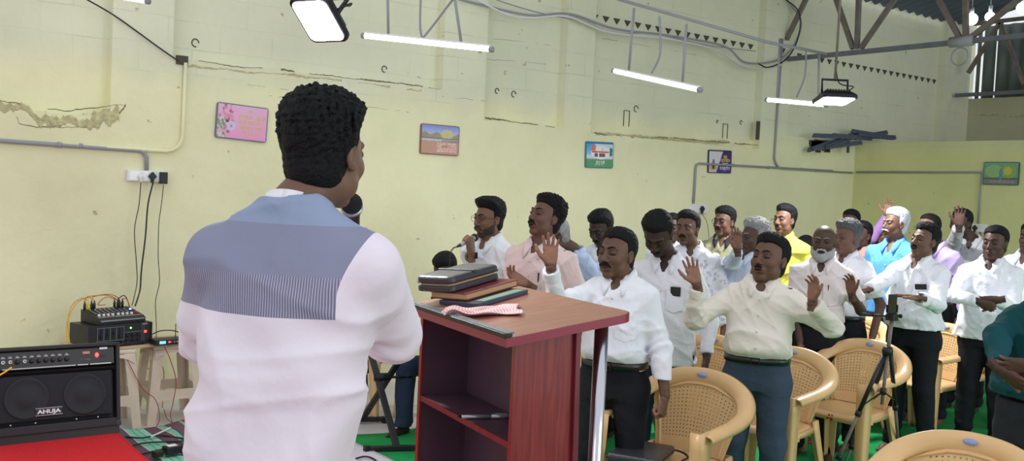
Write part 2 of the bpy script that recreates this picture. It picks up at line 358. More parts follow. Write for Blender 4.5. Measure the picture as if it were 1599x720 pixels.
# stage on which the speaker, lectern and amplifier stand
ST = .22
m = MB(); P = [Vector(p) for p in ((-3, -3, 0), (2.6, -3, 0), (2.6, 4.1, 0), (1.5, 4.1, 0), (1.5, 6.55, 0), (-3, 6.55, 0))]; PR = [Vector(p) for p in ((-2.5, 4.0, 0), (1.5, 4.0, 0), (1.5, 6.55, 0), (-2.5, 6.55, 0))]; m.prism(P, (0, 0, 0), (0, 0, ST-.012))
tag(m.build('stage_platform', M('stage_board', srgb(120, 90, 70), .7), None, .01), 'low wooden stage platform beneath the red carpet at the left', 'stage')
m = MB(); rows = []
m.prism([p+Vector((0, 0, ST-.012)) for p in PR], (0, 0, 0), (0, 0, .012)); m.prism([Vector(p) for p in ((1.5, 4.1, .05), (1.512, 4.1, .05), (1.512, 6.56, .05), (1.5, 6.56, .05))], (0, 0, 0), (0, 0, ST-.05))
tag(m.build('red_carpet', MT['red_carpet'], None, .004), 'red carpet covering the stage under the black combo amplifier', 'carpet')

# ------------------------------------------------------------------ trusses
def truss(name, label, x, zc, members, top, r=.022):
    t = thing(name, label, 'roof truss', (x, WY-.05, zc), group='steel roof trusses')
    mb = MB(); a, b = top; mb.bar((0, 0, 0), (0, -9.5, 0), .05, .05); mb.bar((.03, 0, .0), (.03, -9.5, 0), .05, .012); mb.build('bottom_chord', MT['bluesteel'], t)
    mb = MB(); mb.bar((0, a[0], a[1]), (0, b[0], b[1]), .05, .05); mb.build('top_chord', MT['rust'], t)
    for (ya, za, yb, zb) in members:
        mb = MB(); mb.bar((0, ya, za), (0, yb, zb), .05, .045, (1, 0, 0)); mb.build('web_bar', MT['rust'], t)
    return t
XT = on_wall(1225, 93).x
c0 = on_x(1225, 93, XT); c1 = on_x(1503, 65, XT); n1 = on_x(1335, 78, XT); n2 = on_x(1503, 65, XT)
zc = c0.z
def ty(px, py): q = on_x(px, py, XT); return q.y-(WY-.05), q.z-zc
def slope(y): return 1.0+(-y)*sl*1.02
mem = []
for (xa, ya, xb, yb) in ((1228, 62, 1258, 0), (1332, 76, 1306, 0), (1338, 76, 1341, 0), (1344, 76, 1396, 0), (1500, 62, 1478, 22), (1508, 62, 1508, 12), (1512, 62, 1572, 14)):
    A = ty(xa, ya); B = ty(xb, yb)
    # extend to the roof line
    dy, dz = B[0]-A[0], B[1]-A[1]; k = 1.0
    for _ in range(60):
        if A[1]+dz*k >= slope(A[0]+dy*k)-.04: break
        k += .03
    mem.append((A[0], A[1], A[0]+dy*k, A[1]+dz*k))
truss('roof_truss', 'nearer steel roof truss spanning over the audience with a grey bottom pipe', XT, zc, mem, ((0, .93), (-9, .93+9*sl)))
XT2 = 13.3; q0 = on_x(1512, 148, XT2); zc2 = q0.z
mem2 = []
for (xa, ya, xb, yb) in ((1512, 114, 1562, 34), (1562, 34, 1599, 132), (1608, 132, 1660, 34)):
    A = on_x(xa, ya, XT2); B = on_x(xb, yb, XT2); mem2.append((A.y-(WY-.05), A.z-zc2, B.y-(WY-.05), B.z-zc2))
q1 = on_x(1560, 33, XT2)
truss('roof_truss', 'farther steel truss standing against the corrugated metal sheet', XT2, zc2, mem2, ((-.2, q1.z-zc2), (-7, q1.z-zc2)))
# pipe collar on the near truss
cl = MB(); cl.tube([c1+Vector((-.02, .12, 0)), c1+Vector((-.02, -.12, 0))], .055, 12); cl.tube([c1+Vector((0, .02, -.05))+Vector((0, math.sin(a)*.09, -.1+math.cos(a)*.09)) for a in [k*.35 for k in range(18)]], .008, 6, True)
tag(cl.build('pipe_collar', MT['grey']), 'pale collar with a hanging wire ring on the near truss pipe', 'pipe fitting')
# glowing orbs on holders, added for the daylight glare at the roof edge
for px, py, r in ((1517, 30, .07), (1546, 26, .055), (1597, 13, .07)):
    p = at(px, py, 11.2); b = MB(); b.ball((0, 0, 0), r, 16)
    t = thing('daylight_glare', {1517: 'glowing white bulb added for daylight glare, leftmost of three at top right', 1546: 'glowing white bulb added for daylight glare, the middle of three at top right', 1597: 'glowing white bulb added for daylight glare at the top right corner, rightmost of three'}[px], 'light', p, group='orbs added for daylight glare')
    b.build('orb', MT['flood'], t); b = MB(); b.lathe([(.02, .05), (.025, .12), (.012, .14)], 10); b.tube([(0, 0, .14), (0, 0, .55)], .005, 6); b.build('added_holder', MT['grey'], t)
# ------------------------------------------------------------------ scrap pile on the ledge
names = []
for k, (xa, ya, xb, yb) in enumerate(((1262, 236, 1332, 212), (1268, 234, 1345, 224), (1270, 213, 1345, 216), (1290, 232, 1330, 216), (1325, 213, 1398, 216), (1330, 206, 1395, 217), (1335, 217, 1385, 208), (1340, 210, 1392, 217), (1325, 214, 1324, 238), (1300, 213, 1360, 218))):
    A = on_wall(xa, ya, WY-.10-.02*(k % 4)); B = on_wall(xb, yb, WY-.12-.02*(k % 3)); mb = MB(); mb.bar(A, B, .035, .03); mb.bar(A+Vector((0, 0, .02)), B+Vector((0, 0, .02)), .008, .04)
    tag(mb.build('steel_scrap_bar', MT['scrap']), ['dark scrap steel angle bar heaped where the partition meets the long wall', 'dark scrap steel bar standing nearly upright beneath the scrap heap'][k == 8], 'metal bar', 'scrap bars heaped on the partition' if k != 8 else None)
mb = MB()
for k in range(14):
    A = on_wall(rnd.uniform(1262, 1290), rnd.uniform(225, 238), WY-.03); mb.box(tuple(A), tuple(A+Vector((rnd.uniform(.05, .25), .03, rnd.uniform(.03, .07)))))
o = mb.build('trim_2', MT['hole']); o['kind'] = 'structure'

# ------------------------------------------------------------------ conduits, cables
def wall_pipe(name, label, pix, r, mat, y=WY-.02, cat='conduit', n=8, clips=True, group=None):
    pts = []
    P = [on_wall(a, b, y) for a, b in pix]
    for i, p in enumerate(P):
        if 0 < i < len(P)-1:
            a = (P[i-1]-p).normalized(); b = (P[i+1]-p).normalized(); e = .05; pts += [p+a*e, p+(a+b)*e*.3, p+b*e]
        else: pts.append(p)
    t = thing(name, label, cat, pts[0], group=group); mb = MB(); mb.tube([q-pts[0] for q in pts], r, n); mb.build('pipe', mat, t)
    if clips:
        mb = MB()
        for a, b in zip(P, P[1:]):
            k = max(1, int((b-a).length/.6))
            for i in range(1, k): q = a.lerp(b, i/k)-pts[0]; d = (b-a).normalized()*.012; mb.tube([q-d, q+d], r*1.35, 8)
        if mb.v: mb.build('clip', MT['grey'], t)
    return t
wall_pipe('conduit_pipe', 'grey conduit pipe running along the left wall down to the white socket board', [(-420, 190), (229, 236), (229, 266)], .016, MT['grey'])
wall_pipe('conduit_pipe', 'cream painted conduit beside the grey one, turning up to the wall corner', [(-420, 194), (270, 237), (285, 222), (290, 98)], .014, WALL)
wall_pipe('conduit_pipe', 'grey conduit running behind the purple poster and down to the mid wall socket', [(1300, 267), (1087, 255), (1083, 318)], .013, MT['grey'])
wall_pipe('conduit_pipe', 'thin pale conduit dropping from the roof and bending along the wall at right', [(1222, 60), (1209, 250), (1216, 263), (1331, 270)], .012, MT['grey'])
def curve_obj(name, label, pts, r, mat, cat, n=6, seg=8, group=None, parent=None):
    P = sweep(pts, seg); o0 = P[0] if parent is None else Vector((0, 0, 0)); mb = MB(); mb.tube([p-o0 for p in P], r, n); o = mb.build(name, mat, parent, loc=o0)
    if parent is None: tag(o, label, cat, group)
    return o
e0 = on_x(1337, 269, XP-.02); e1 = on_x(1532, 269, XP-.02); e2 = on_x(1527, 350, XP-.02)
t = thing('conduit_pipe', 'grey conduit on the end wall leading down to the far socket board', 'conduit', e0); mb = MB(); mb.tube([(0, 0, 0), e1-e0, e2-e0], .013, 8); mb.build('pipe', MT['grey'], t)
def wc(name, label, pix, r, mat, dy=-.03, cat='cable', group=None): return curve_obj(name, label, [on_wall(a, b, WY+dy) for a, b in pix], r, mat, cat, group=group)
wc('ceiling_cable', 'thin dark wire running diagonally down to the wall corner at upper left', [(130, -4), (175, 22), (215, 50), (245, 72), (278, 95)], .006, MT['wire_b'])
wc('ceiling_cable', 'pale cable sagging along the upper wall, upper one of the bundle', [(700, -6), (770, 12), (830, 24), (890, 22), (960, 45), (1040, 55), (1130, 72), (1165, 98), (1220, 92), (1245, 60), (1250, 30), (1228, 0)], .012, MT['grey'], -.05, group='cables along the upper wall')
wc('ceiling_cable', 'pale cable sagging along the upper wall, lower one of the bundle', [(735, -6), (790, 22), (830, 28), (885, 26), (950, 50), (1040, 60), (1120, 78), (1160, 102), (1200, 108), (1222, 100)], .009, MT['wire_w'], -.07, group='cables along the upper wall')
wc('ceiling_cable', 'thin cable looping just below the sagging bundle on the upper wall', [(760, -6), (800, 8), (850, 22), (900, 32), (960, 52), (1020, 52), (1100, 70), (1180, 80)], .006, MT['grey'], -.04, group='cables along the upper wall')
wc('ceiling_cable', 'looped black cable hanging beside the roof truss end', [(1222, -5), (1248, 20), (1246, 60), (1228, 92), (1200, 105), (1185, 100)], .008, MT['wire_b'], -.2)
# ------------------------------------------------------------------ tube lights
def tube_light(label, a, b, da, db, rods, flex):
    A = at(a[0], a[1], da); B = at(b[0], b[1], db); t = thing('tube_light', label, 'light', A, group='hanging tube lights'); d = (B-A); dn = d.normalized()
    mb = MB(); mb.tube([Vector((0, 0, 0)), d], .019, 12); mb.build('glass_tube', MT['tube'], t)
    mb = MB(); mb.bar(Vector((0, 0, .026)), d+Vector((0, 0, .026)), .03, .014); mb.build('batten', MT['white'], t)
    for q in (-dn*.012, d+dn*.012): mb = MB(); mb.tube([q-dn*.014, q+dn*.014], .023, 12); mb.build('end_cap', MT['grey'], t)
    for (x0, y0, x1, y1) in rods:
        f = (x1-a[0])/(b[0]-a[0]); q = A.lerp(B, f); dep = da+(db-da)*f; p = at(x0, y0, dep)
        mb = MB(); mb.tube([p-A, q-A+Vector((0, 0, .03))], .011, 8); mb.build('hanging_rod', MT['grey'], t)
    for fl in flex:
        pts = [at(x, y, da+(db-da)*((x-a[0])/(b[0]-a[0])))-A for x, y in fl]; mb = MB(); mb.tube(sweep(pts, 6), .009, 8); mb.build('flex_conduit', MT['grey'], t)
    return A, B
tube_light('glowing tube light hanging just left of centre above the speaker', (570, 56), (765, 77), 7.6, 7.15, ((605, -30, 608, 53), (706, -30, 722, 68)), (((659, -30), (657, 0), (656, 40), (659, 60)), ((725, -20), (705, 2), (680, 35), (660, 60))))
A2, B2 = tube_light('glowing tube light hanging on three rods from a pipe at the centre right', (960, 111), (1091, 140), 8.6, 7.6, ((990, 13, 984, 109), (1072, 38, 1068, 129)), (((1030, 26), (1031, 60), (1030, 88), (1018, 114)),))
tube_light('glowing tube light partly behind the hanging flood lamp at right', (1199, 156), (1288, 164), 10.2, 9.6, ((1218, 60, 1214, 156), (1279, 82, 1278, 160)), (((1259, 76), (1258, 105), (1255, 125), (1244, 152)),))
tube_light('glowing tube light whose end shows at the top left corner', (90, -22), (228, 1), 6.6, 6.5, ((120, -60, 118, -18),), ())
q = [at(930, -12, 8.9), at(990, 13, 8.45), at(1072, 38, 7.7)]
pA = at(935, -10, 8.9); pB = at(1199, 66, 8.9); pC = at(1290, 84, 9.75); mb = MB(); mb.tube([(0, 0, 0), pB-pA, pC-pA], .014, 8); tag(mb.build('light_support_pipe', MT['grey'], None, loc=pA), 'thin grey pipe high on the wall from which a tube light hangs', 'pipe')
# ------------------------------------------------------------------ flood lamps
def flood(label, c, dep, ang, hh, yawdir, tilt, power, stem):
    t = thing('flood_lamp', label, 'light', c, group='hanging LED flood lamps')
    # local: lamp face looks along -Z, tilted
    R = Matrix.Rotation(yawdir, 4, 'Z') @ Matrix.Rotation(tilt, 4, 'X')
    w, l = .15*hh, .17*hh
    def rr(w, l, z, r=.03, n=5):
        out = []
        for sx, sy, a0 in ((1, 1, 0), (-1, 1, 90), (-1, -1, 180), (1, -1, 270)):
            for k in range(n+1): a = math.radians(a0+90*k/n); out.append((sx*(w-r)+math.cos(a)*r, sy*(l-r)+math.sin(a)*r, z))
        return out
    def loft(mb, rings):
        n = len(rings[0]); vs = [v for r_ in rings for v in r_]; fs = [(i*n+k, i*n+(k+1) % n, (i+1)*n+(k+1) % n, (i+1)*n+k) for i in range(len(rings)-1) for k in range(n)]
        fs += [tuple(reversed(range(n))), tuple((len(rings)-1)*n+k for k in range(n))]; mb.add(vs, fs)
    mb = MB(); mb.T = R; loft(mb, [rr(w, l, 0), rr(w*1.02, l*1.02, .012), rr(w, l, .03), rr(w*.8, l*.8, .055)])
    for k in range(-4, 5): mb.box((k*w*.16-.003, -l*.7, .05), (k*w*.16+.003, l*.7, .075))
    mb.build('housing', MT['bluesteel'] if hh > 1.2 else MT['dark'], t)
    mb = MB(); mb.T = R; loft(mb, [rr(w*.9, l*.9, -.004), rr(w*.9, l*.9, .001)]); mb.build('diffuser', MT['flood'], t)
    mb = MB(); mb.T = R; mb.tube([(-w*.75, 0, .03), (-w*.75, 0, .17), (w*.75, 0, .17), (w*.75, 0, .03)], .011, 8); mb.build('bracket', MT['dark'], t)
    top = R @ Vector((0, 0, .17)); mb = MB(); mb.tube([top, Vector((stem[0], stem[1], stem[2]))], .01, 8); mb.build('stem', MT['bluesteel'] if hh > 1.2 else MT['rust'], t)
    mb = MB(); mb.tube(sweep([R @ Vector((w*.3, 0, .06)), R @ Vector((w*1.1, 0, .12)), top+Vector((.06, 0, -.02)), top+Vector((0, 0, .1))], 5), .005, 6); mb.build('power_cord', MT['wire_b'], t)
    la = bpy.data.lights.new('flood_light', 'AREA'); la.shape = 'RECTANGLE'; la.size = w*1.7; la.size_y = l*1.7; la.energy = power; lo = bpy.data.objects.new('flood_light', la); COL.objects.link(lo); lo.parent = t
    lo.matrix_local = R @ Matrix.Translation((0, 0, -.02)); return t
flood('bright square LED flood lamp hanging high, nearest the speaker', at(497, 33, 4.4), 4.4, 0, .72, TH-math.pi/2-math.radians(28), math.radians(-42), 60, (.02, .02, .6))
flood('dark LED flood lamp hanging on a long rod beside the far tube light', at(1303, 158, 7.6), 7.6, 0, .9, TH-math.pi/2, math.radians(-6), 70, (0, 0, 1.6))
# ================================================================== POSTERS
def raster_panel(w, h, nx, ny, fn, th=.002):
    """flat printed sheet w x h in the XZ plane facing -Y, coloured per cell by fn(u,v)"""
    me = bpy.data.meshes.new('print'); vs = [(-w/2+w*i/nx, 0, -h/2+h*j/ny) for j in range(ny+1) for i in range(nx+1)]
    fs = [(j*(nx+1)+i, j*(nx+1)+i+1, (j+1)*(nx+1)+i+1, (j+1)*(nx+1)+i) for j in range(ny) for i in range(nx)]
    me.from_pydata(vs, [], fs); ca = me.color_attributes.new('Col', 'BYTE_COLOR', 'CORNER')
    U, V = np.meshgrid((np.arange(nx)+.5)/nx, (np.arange(ny)+.5)/ny); c = fn(U, V).reshape(-1, 3)/255.
    c = np.where(c <= .04045, c/12.92, ((c+.055)/1.055)**2.4); c = np.concatenate([c, np.ones((len(c), 1))], 1)
    ca.data.foreach_set('color', np.repeat(c, 4, axis=0).ravel()); me.update(); return me
PRINT = M('poster_print', (1, 1, 1, 1), .35, attr='Col')
def blob(C, U, V, cx, cy, rx, ry, col, asp=1):
    m = ((U-cx)/rx)**2+((V-cy)/ry)**2 < 1; C[m] = col
def script_line(C, U, V, x0, x1, y, hh, col, seed):
    """a line of rounded looping letters, too small in the photograph to read"""
    r = np.random.RandomState(seed); x = x0
    while x < x1:
        w = r.uniform(.022, .05)
        if r.rand() < .16: x += .03; continue
        k = r.randint(4); d = np.sqrt(((U-x-w/2)/(w*.5))**2+((V-y)/(hh*.5))**2)
        m = (d > .55) & (d < 1.05)
        if k == 1: m &= ~((V < y) & (U > x+w/2))
        if k == 2: m |= (abs(U-x-w) < .006) & (abs(V-y) < hh*.55)
        if k == 3: m |= (abs(V-y-hh*.45) < .012) & (U > x) & (U < x+w)
        m &= (U < x1); C[m] = col; x += w+.008
def base(U, top, bot, V): t = V[..., None]; return np.array(bot)*(1-t)+np.array(top)*t
def p_pink(U, V):
    C = base(U, (222, 176, 208), (226, 150, 196), V); C = C*(1-U[..., None]*.1)+np.array((232, 120, 180))*U[..., None]*.1
    r = np.random.RandomState(2)
    for k in range(60):
        x, y = r.uniform(0, .3)**1, r.uniform(.3, 1); blob(C, U, V, x, y, .03, .05, [(202, 120, 160), (180, 84, 130), (228, 168, 200), (214, 140, 176)][r.randint(4)])
    for k in range(40): blob(C, U, V, r.uniform(0, .16), r.uniform(0, .6), .025, .045, [(128, 160, 120), (190, 205, 180), (110, 140, 110), (216, 176, 196)][r.randint(4)])
    for k in range(12): a = k*math.pi/6; blob(C, U, V, .28+.06*math.cos(a), .36+.1*math.sin(a), .03, .05, (205, 190, 216))
    blob(C, U, V, .28, .36, .045, .075, (196, 180, 208)); blob(C, U, V, .28, .36, .013, .02, (60, 50, 60)); blob(C, U, V, .2, .5, .03, .045, (60, 40, 60)); blob(C, U, V, .22, .18, .035, .05, (160, 90, 130))
    for i, (a, b) in enumerate(((.62, .76), (.43, .97), (.43, .93), (.45, .92), (.53, .84))): script_line(C, U, V, a, b, .84-i*.165, .1, (200, 178, 70), i+3)
    return C
def p_lake(U, V):
    C = base(U, (120, 140, 212), (200, 208, 232), np.clip(V*2-1, 0, 1)); C[V < .52] = (140, 140, 160)
    n = np.random.RandomState(1).rand(*U.shape)
    m = (V < .72+.05*np.sin(U*20)) & (V > .55); C[m] = (150, 140, 110); blob(C, U, V, .68, .7, .17, .17, (196, 190, 130)); C[(V < .57) & (V > .53)] = (116, 104, 96)
    m = (V < .52) & (V > .42) & (U < .55); C[m] = (180, 186, 204); m = (V < .44); C[m] = (196, 152, 128); C[(V < .44) & (n > .6)] = (182, 132, 112); C[(V > .42) & (V < .52) & (U > .75)] = (150, 128, 120)
    for i in range(4): script_line(C, U, V, .42, .95, .36-i*.085, .06, (232, 196, 190), i+20)
    script_line(C, U, V, .55, .8, .27, .06, (150, 70, 60), 31)
    C[:] = C*(.93+.14*n[..., None]); return np.clip(C, 0, 255)
def p_house(U, V):
    C = base(U, (60, 150, 220), (150, 205, 236), np.clip(V*2-1, 0, 1)); m = (U > .35) & (V > .6+.25*np.sin(U*5)**2*0); C[(U > .3) & (V > .85-.1*U)] = (200, 220, 232)
    C[V < .38] = (120, 170, 150); C[V < .3] = (96, 156, 110); C[(V < .5) & (V > .34)] = (216, 222, 226)
    blob(C, U, V, .55, .6, .38, .28, (236, 236, 236)); C[(abs(V-.62) < .025) & (U > .2) & (U < .85)] = (190, 60, 60); C[(abs(V-.83) < .02) & (U > .2) & (U < .35)] = (170, 50, 60); C[(U > .18) & (U < .34) & (V > .66) & (V < .9)] = (224, 120, 110)
    C[(U > .3) & (U < .7) & (V > .42) & (V < .56)] = (132, 80, 92); C[(abs(U-.45) < .02) & (V > .4) & (V < .6)] = (236, 236, 236); C[(abs(U-.6) < .03) & (V > .66) & (V < .78)] = (240, 200, 170)
    for k in range(6): blob(C, U, V, .92, .5+.05*k, .05, .05, (70, 120, 110))
    script_line(C, U, V, .3, .7, .2, .11, (226, 232, 230), 41); script_line(C, U, V, .34, .66, .1, .06, (200, 216, 206), 42)
    C[V > .95] = (40, 120, 190); return C
def p_purple(U, V):
    C = base(U, (60, 48, 112), (66, 54, 120), V); m = U < .34+.28*V; C[m] = (216, 214, 222); C[m & (V < .35)] = (190, 180, 170)
    blob(C, U, V, .2, .28, .1, .2, (176, 140, 90)); blob(C, U, V, .2, .5, .05, .1, (110, 100, 120)); blob(C, U, V, .2, .26, .05, .1, (90, 60, 40)); C[(V < .12) & (U < .35)] = (200, 196, 190)
    script_line(C, U, V, .62, .82, .72, .14, (232, 200, 50), 51); script_line(C, U, V, .5, .95, .56, .13, (232, 200, 50), 52); script_line(C, U, V, .62, .85, .38, .13, (226, 224, 234), 53); script_line(C, U, V, .5, .95, .2, .13, (226, 224, 234), 54); script_line(C, U, V, .62, .82, .08, .04, (180, 178, 200), 55)
    C[V > .97] = (40, 36, 60); return C
def p_green(U, V):
    C = base(U, (120, 170, 140), (110, 160, 150), V); C[V < .3] = (132, 130, 130); C[(V < .3) & (V > .24)] = (96, 90, 90); n = np.random.RandomState(4).rand(*U.shape)
    blob(C, U, V, .3, .6, .26, .3, (150, 190, 130)); blob(C, U, V, .72, .6, .24, .32, (140, 178, 96)); blob(C, U, V, .7, .62, .12, .2, (206, 200, 80)); blob(C, U, V, .5, .45, .05, .3, (90, 150, 170))
    C[n > .75] = C[n > .75]*.85; script_line(C, U, V, .2, .9, .12, .08, (170, 168, 164), 61); return C
def poster(label, cor, wsz, hsz, fn, nx, ny, rim, plane='Y', tilt=0):
    c = on_wall(*cor, WY-.014) if plane == 'Y' else on_x(*cor, XP-.014)
    t = thing('poster', label, 'poster', c, 0 if plane == 'Y' else -math.pi/2); t.rotation_euler = (0, tilt, 0 if plane == 'Y' else -math.pi/2)
    r = .018; out = []
    for sx, sy, a0 in ((1, 1, 0), (-1, 1, 90), (-1, -1, 180), (1, -1, 270)):
        for k in range(5): a = math.radians(a0+22.5*k); out.append(Vector((sx*(wsz/2-r)+math.cos(a)*r, 0, sy*(hsz/2-r)+math.sin(a)*r)))
    mb = MB(); mb.prism(out, (0, .012, 0), (0, -.004, 0)); mb.build('backing_board', rim, t)
    me = raster_panel(wsz-.018, hsz-.018, nx, ny, fn); link('printed_sheet', me, PRINT, t, loc=(0, -.006, 0))
    return t
def wsize(pl, pr, pt, pb):
    a = on_wall(pl[0], pl[1]); b = on_wall(pr[0], pr[1]); return b.x-a.x, abs(on_wall(pt[0], pt[1]).z-on_wall(pb[0], pb[1]).z)
s1 = wsize((338, 187), (418, 194), (378, 164), (378, 219)); s2 = wsize((657, 216), (717, 220), (687, 195), (687, 242)); s3 = wsize((914, 241), (957, 243), (936, 222), (936, 263)); s4 = wsize((1106, 252), (1142, 253), (1124, 235), (1124, 271))
poster('pink flower poster with yellow writing, leftmost on the long wall', (378, 191.5), s1[0], s1[1], p_pink, 110, 74, M('rim_teal', srgb(90, 110, 130), .4), tilt=.04)
poster('small lake and tree picture poster, second from left on the long wall', (687, 218.5), s2[0], s2[1], p_lake, 90, 74, M('rim_brown', srgb(130, 84, 78), .4), tilt=-.0)
poster('blue and green poster of a white house, third from left on the long wall', (936, 242), s3[0], s3[1], p_house, 80, 76, M('rim_green', srgb(50, 130, 140), .4), tilt=-.03)
poster('dark purple poster with yellow and white writing, over the grey conduit', (1124, 252.5), s4[0], s4[1], p_purple, 70, 76, M('rim_purple', srgb(52, 42, 84), .4), tilt=-.03)
a = on_x(1535, 270, XP); b = on_x(1591, 270, XP); zz = on_x(1562, 253, XP).z-on_x(1562, 289, XP).z
poster('green garden poster alone on the end wall at right', (1563, 271), abs(a.y-b.y), zz, p_green, 90, 64, M('rim_dteal', srgb(40, 100, 100), .4), 'X')

# ================================================================== SOCKET BOARDS
def plug(parent, x, z, mat, kind, y=-.03):
    mb = MB()
    if kind == 'round': mb.lathe([(.022, 0), (.022, .018), (.016, .03), (.0, .032)], 14, (x, y, z), (0, -1, 0)); mb.box((x-.006, y-.03, z-.04), (x+.006, y-.006, z-.01))
    elif kind == 'diamond': mb.prism([Vector((x, 0, z+.036)), Vector((x+.03, 0, z)), Vector((x, 0, z-.036)), Vector((x-.03, 0, z))], (0, y, 0), (0, y-.035, 0)); mb.box((x-.01, y-.03, z-.05), (x+.01, y-.005, z-.02))
    else: mb.box((x-.028, y-.05, z-.045), (x+.028, y, z+.045))
    return mb.build('plug', mat, parent, .004)
pc = on_wall(227, 275); wB = on_wall(256, 276).x-on_wall(196, 274).x
t = thing('socket_board', 'white socket board with three plugs on the left wall above the mixer', 'power socket', pc)
mb = MB(); mb.box((-wB/2, -.045, -.042), (wB/2, 0, .042)); mb.build('box', MT['white'], t, .006)
mb = MB()
for k in range(3):
    x = -wB/2+.05+k*.1; mb.box((x-.035, -.048, -.034), (x+.035, -.044, .034))
mb.build('socket_plate', M('white_gloss', srgb(245, 245, 248), .25), t, .002)
PX = [-.045+0.0, .025, .115]
plug(t, -.05, -.005, MT['white'], 'round', -.048); plug(t, .035, 0, MT['black'], 'diamond', -.048); plug(t, .118, -.008, MT['black'], 'box', -.03)
def cord(label, pts, mat=None, r=.0045, group=None): return curve_obj('audio_cable', label, pts, r, mat or MT['wire_b'], 'cord', group=group)
zB = .605
cord('thin cord hanging from the white plug, left of the three', [pc+Vector((-.05, -.07, -.05))]+[on_wall(x, y, 7.5) for x, y in ((217, 320), (210, 360), (213, 410), (214, 440))]+[at(209, 466, 7.05), at(206, 477, 7.0)], r=.0035)
cord('thick black cord hanging from the black plug, middle of the three', [pc+Vector((.035, -.08, -.05))]+[on_wall(x, y, 7.48) for x, y in ((231, 320), (227, 370), (221, 420), (219, 450))]+[at(215, 466, 7.05), at(211, 478, 7.0)], r=.006)
cord('thin cord hanging from the black adapter, right of the three', [pc+Vector((.118, -.07, -.06))]+[on_wall(x, y, 7.48) for x, y in ((252, 320), (248, 350), (247, 400), (249, 440), (243, 470))]+[on_wall(244, 505, 7.4), at(244, 529, 7.0)], r=.003)
def small_board(label, c, rz, cordpts=None):
    t = thing('socket_board', label, 'power socket', c, rz); mb = MB(); mb.box((-.14, -.045, -.05), (.14, 0, .05)); mb.build('box', MT['white'], t, .006)
    mb = MB(); mb.box((-.12, -.048, -.04), (-.03, -.044, .04)); mb.box((-.01, -.048, -.04), (.1, -.044, .04)); mb.build('socket_plate', MT['white'], t, .002); plug(t, .02, .0, MT['black'], 'diamond', -.048); return t
small_board('white socket board on the long wall behind the standing men', on_wall(1088, 326), 0)
small_board('socket board low on the end wall beside the far raised hand', on_x(1524, 356, XP), -math.pi/2)
cord('thin cord drooping from the mid wall socket board', [on_wall(1092, 330, 7.5), on_wall(1103, 345, 7.5), on_wall(1107, 372, 7.5), on_wall(1104, 400, 7.5)], r=.003)
cord('dark cord drooping from the end wall socket', [on_x(1530, 362, XP-.06), on_x(1534, 378, XP-.06), on_x(1535, 400, XP-.06)], r=.006)

# ================================================================== MONOBLOC CHAIR (front = +Y)
def chair_band(t):
    """centre line of the continuous band: t=-1 left arm tip .. 0 back top .. 1 right arm tip; returns point, outward direction, width"""
    C = [(-1, (.272, .215, .628)), (-.8, (.284, .09, .640)), (-.6, (.290, -.05, .655)), (-.45, (.278, -.155, .685)), (-.3, (.225, -.232, .738)), (-.15, (.125, -.268, .782)), (0, (0, -.278, .797))]
    a = abs(t); ts = np.array([abs(c[0]) for c in C][::-1]); P = np.array([c[1] for c in C][::-1]); P2 = P*1.0
    i = min(max(int(np.searchsorted(ts, a))-1, 0), len(ts)-2); u = (a-ts[i])/(ts[i+1]-ts[i]); g = lambda q: (P[q] if 0 <= q < len(P) else (P[1]*np.array((-1, 1, 1)) if q < 0 else 2*P[-1]-P[-2])); A_, B_, C_, D_ = g(i-1), g(i), g(i+1), g(i+2); p = .5*((2*B_)+(C_-A_)*u+(2*A_-5*B_+4*C_-D_)*u*u+(-A_+3*B_-3*C_+D_)*u**3)
    return p if t > 0 else p*np.array((-1, 1, 1))
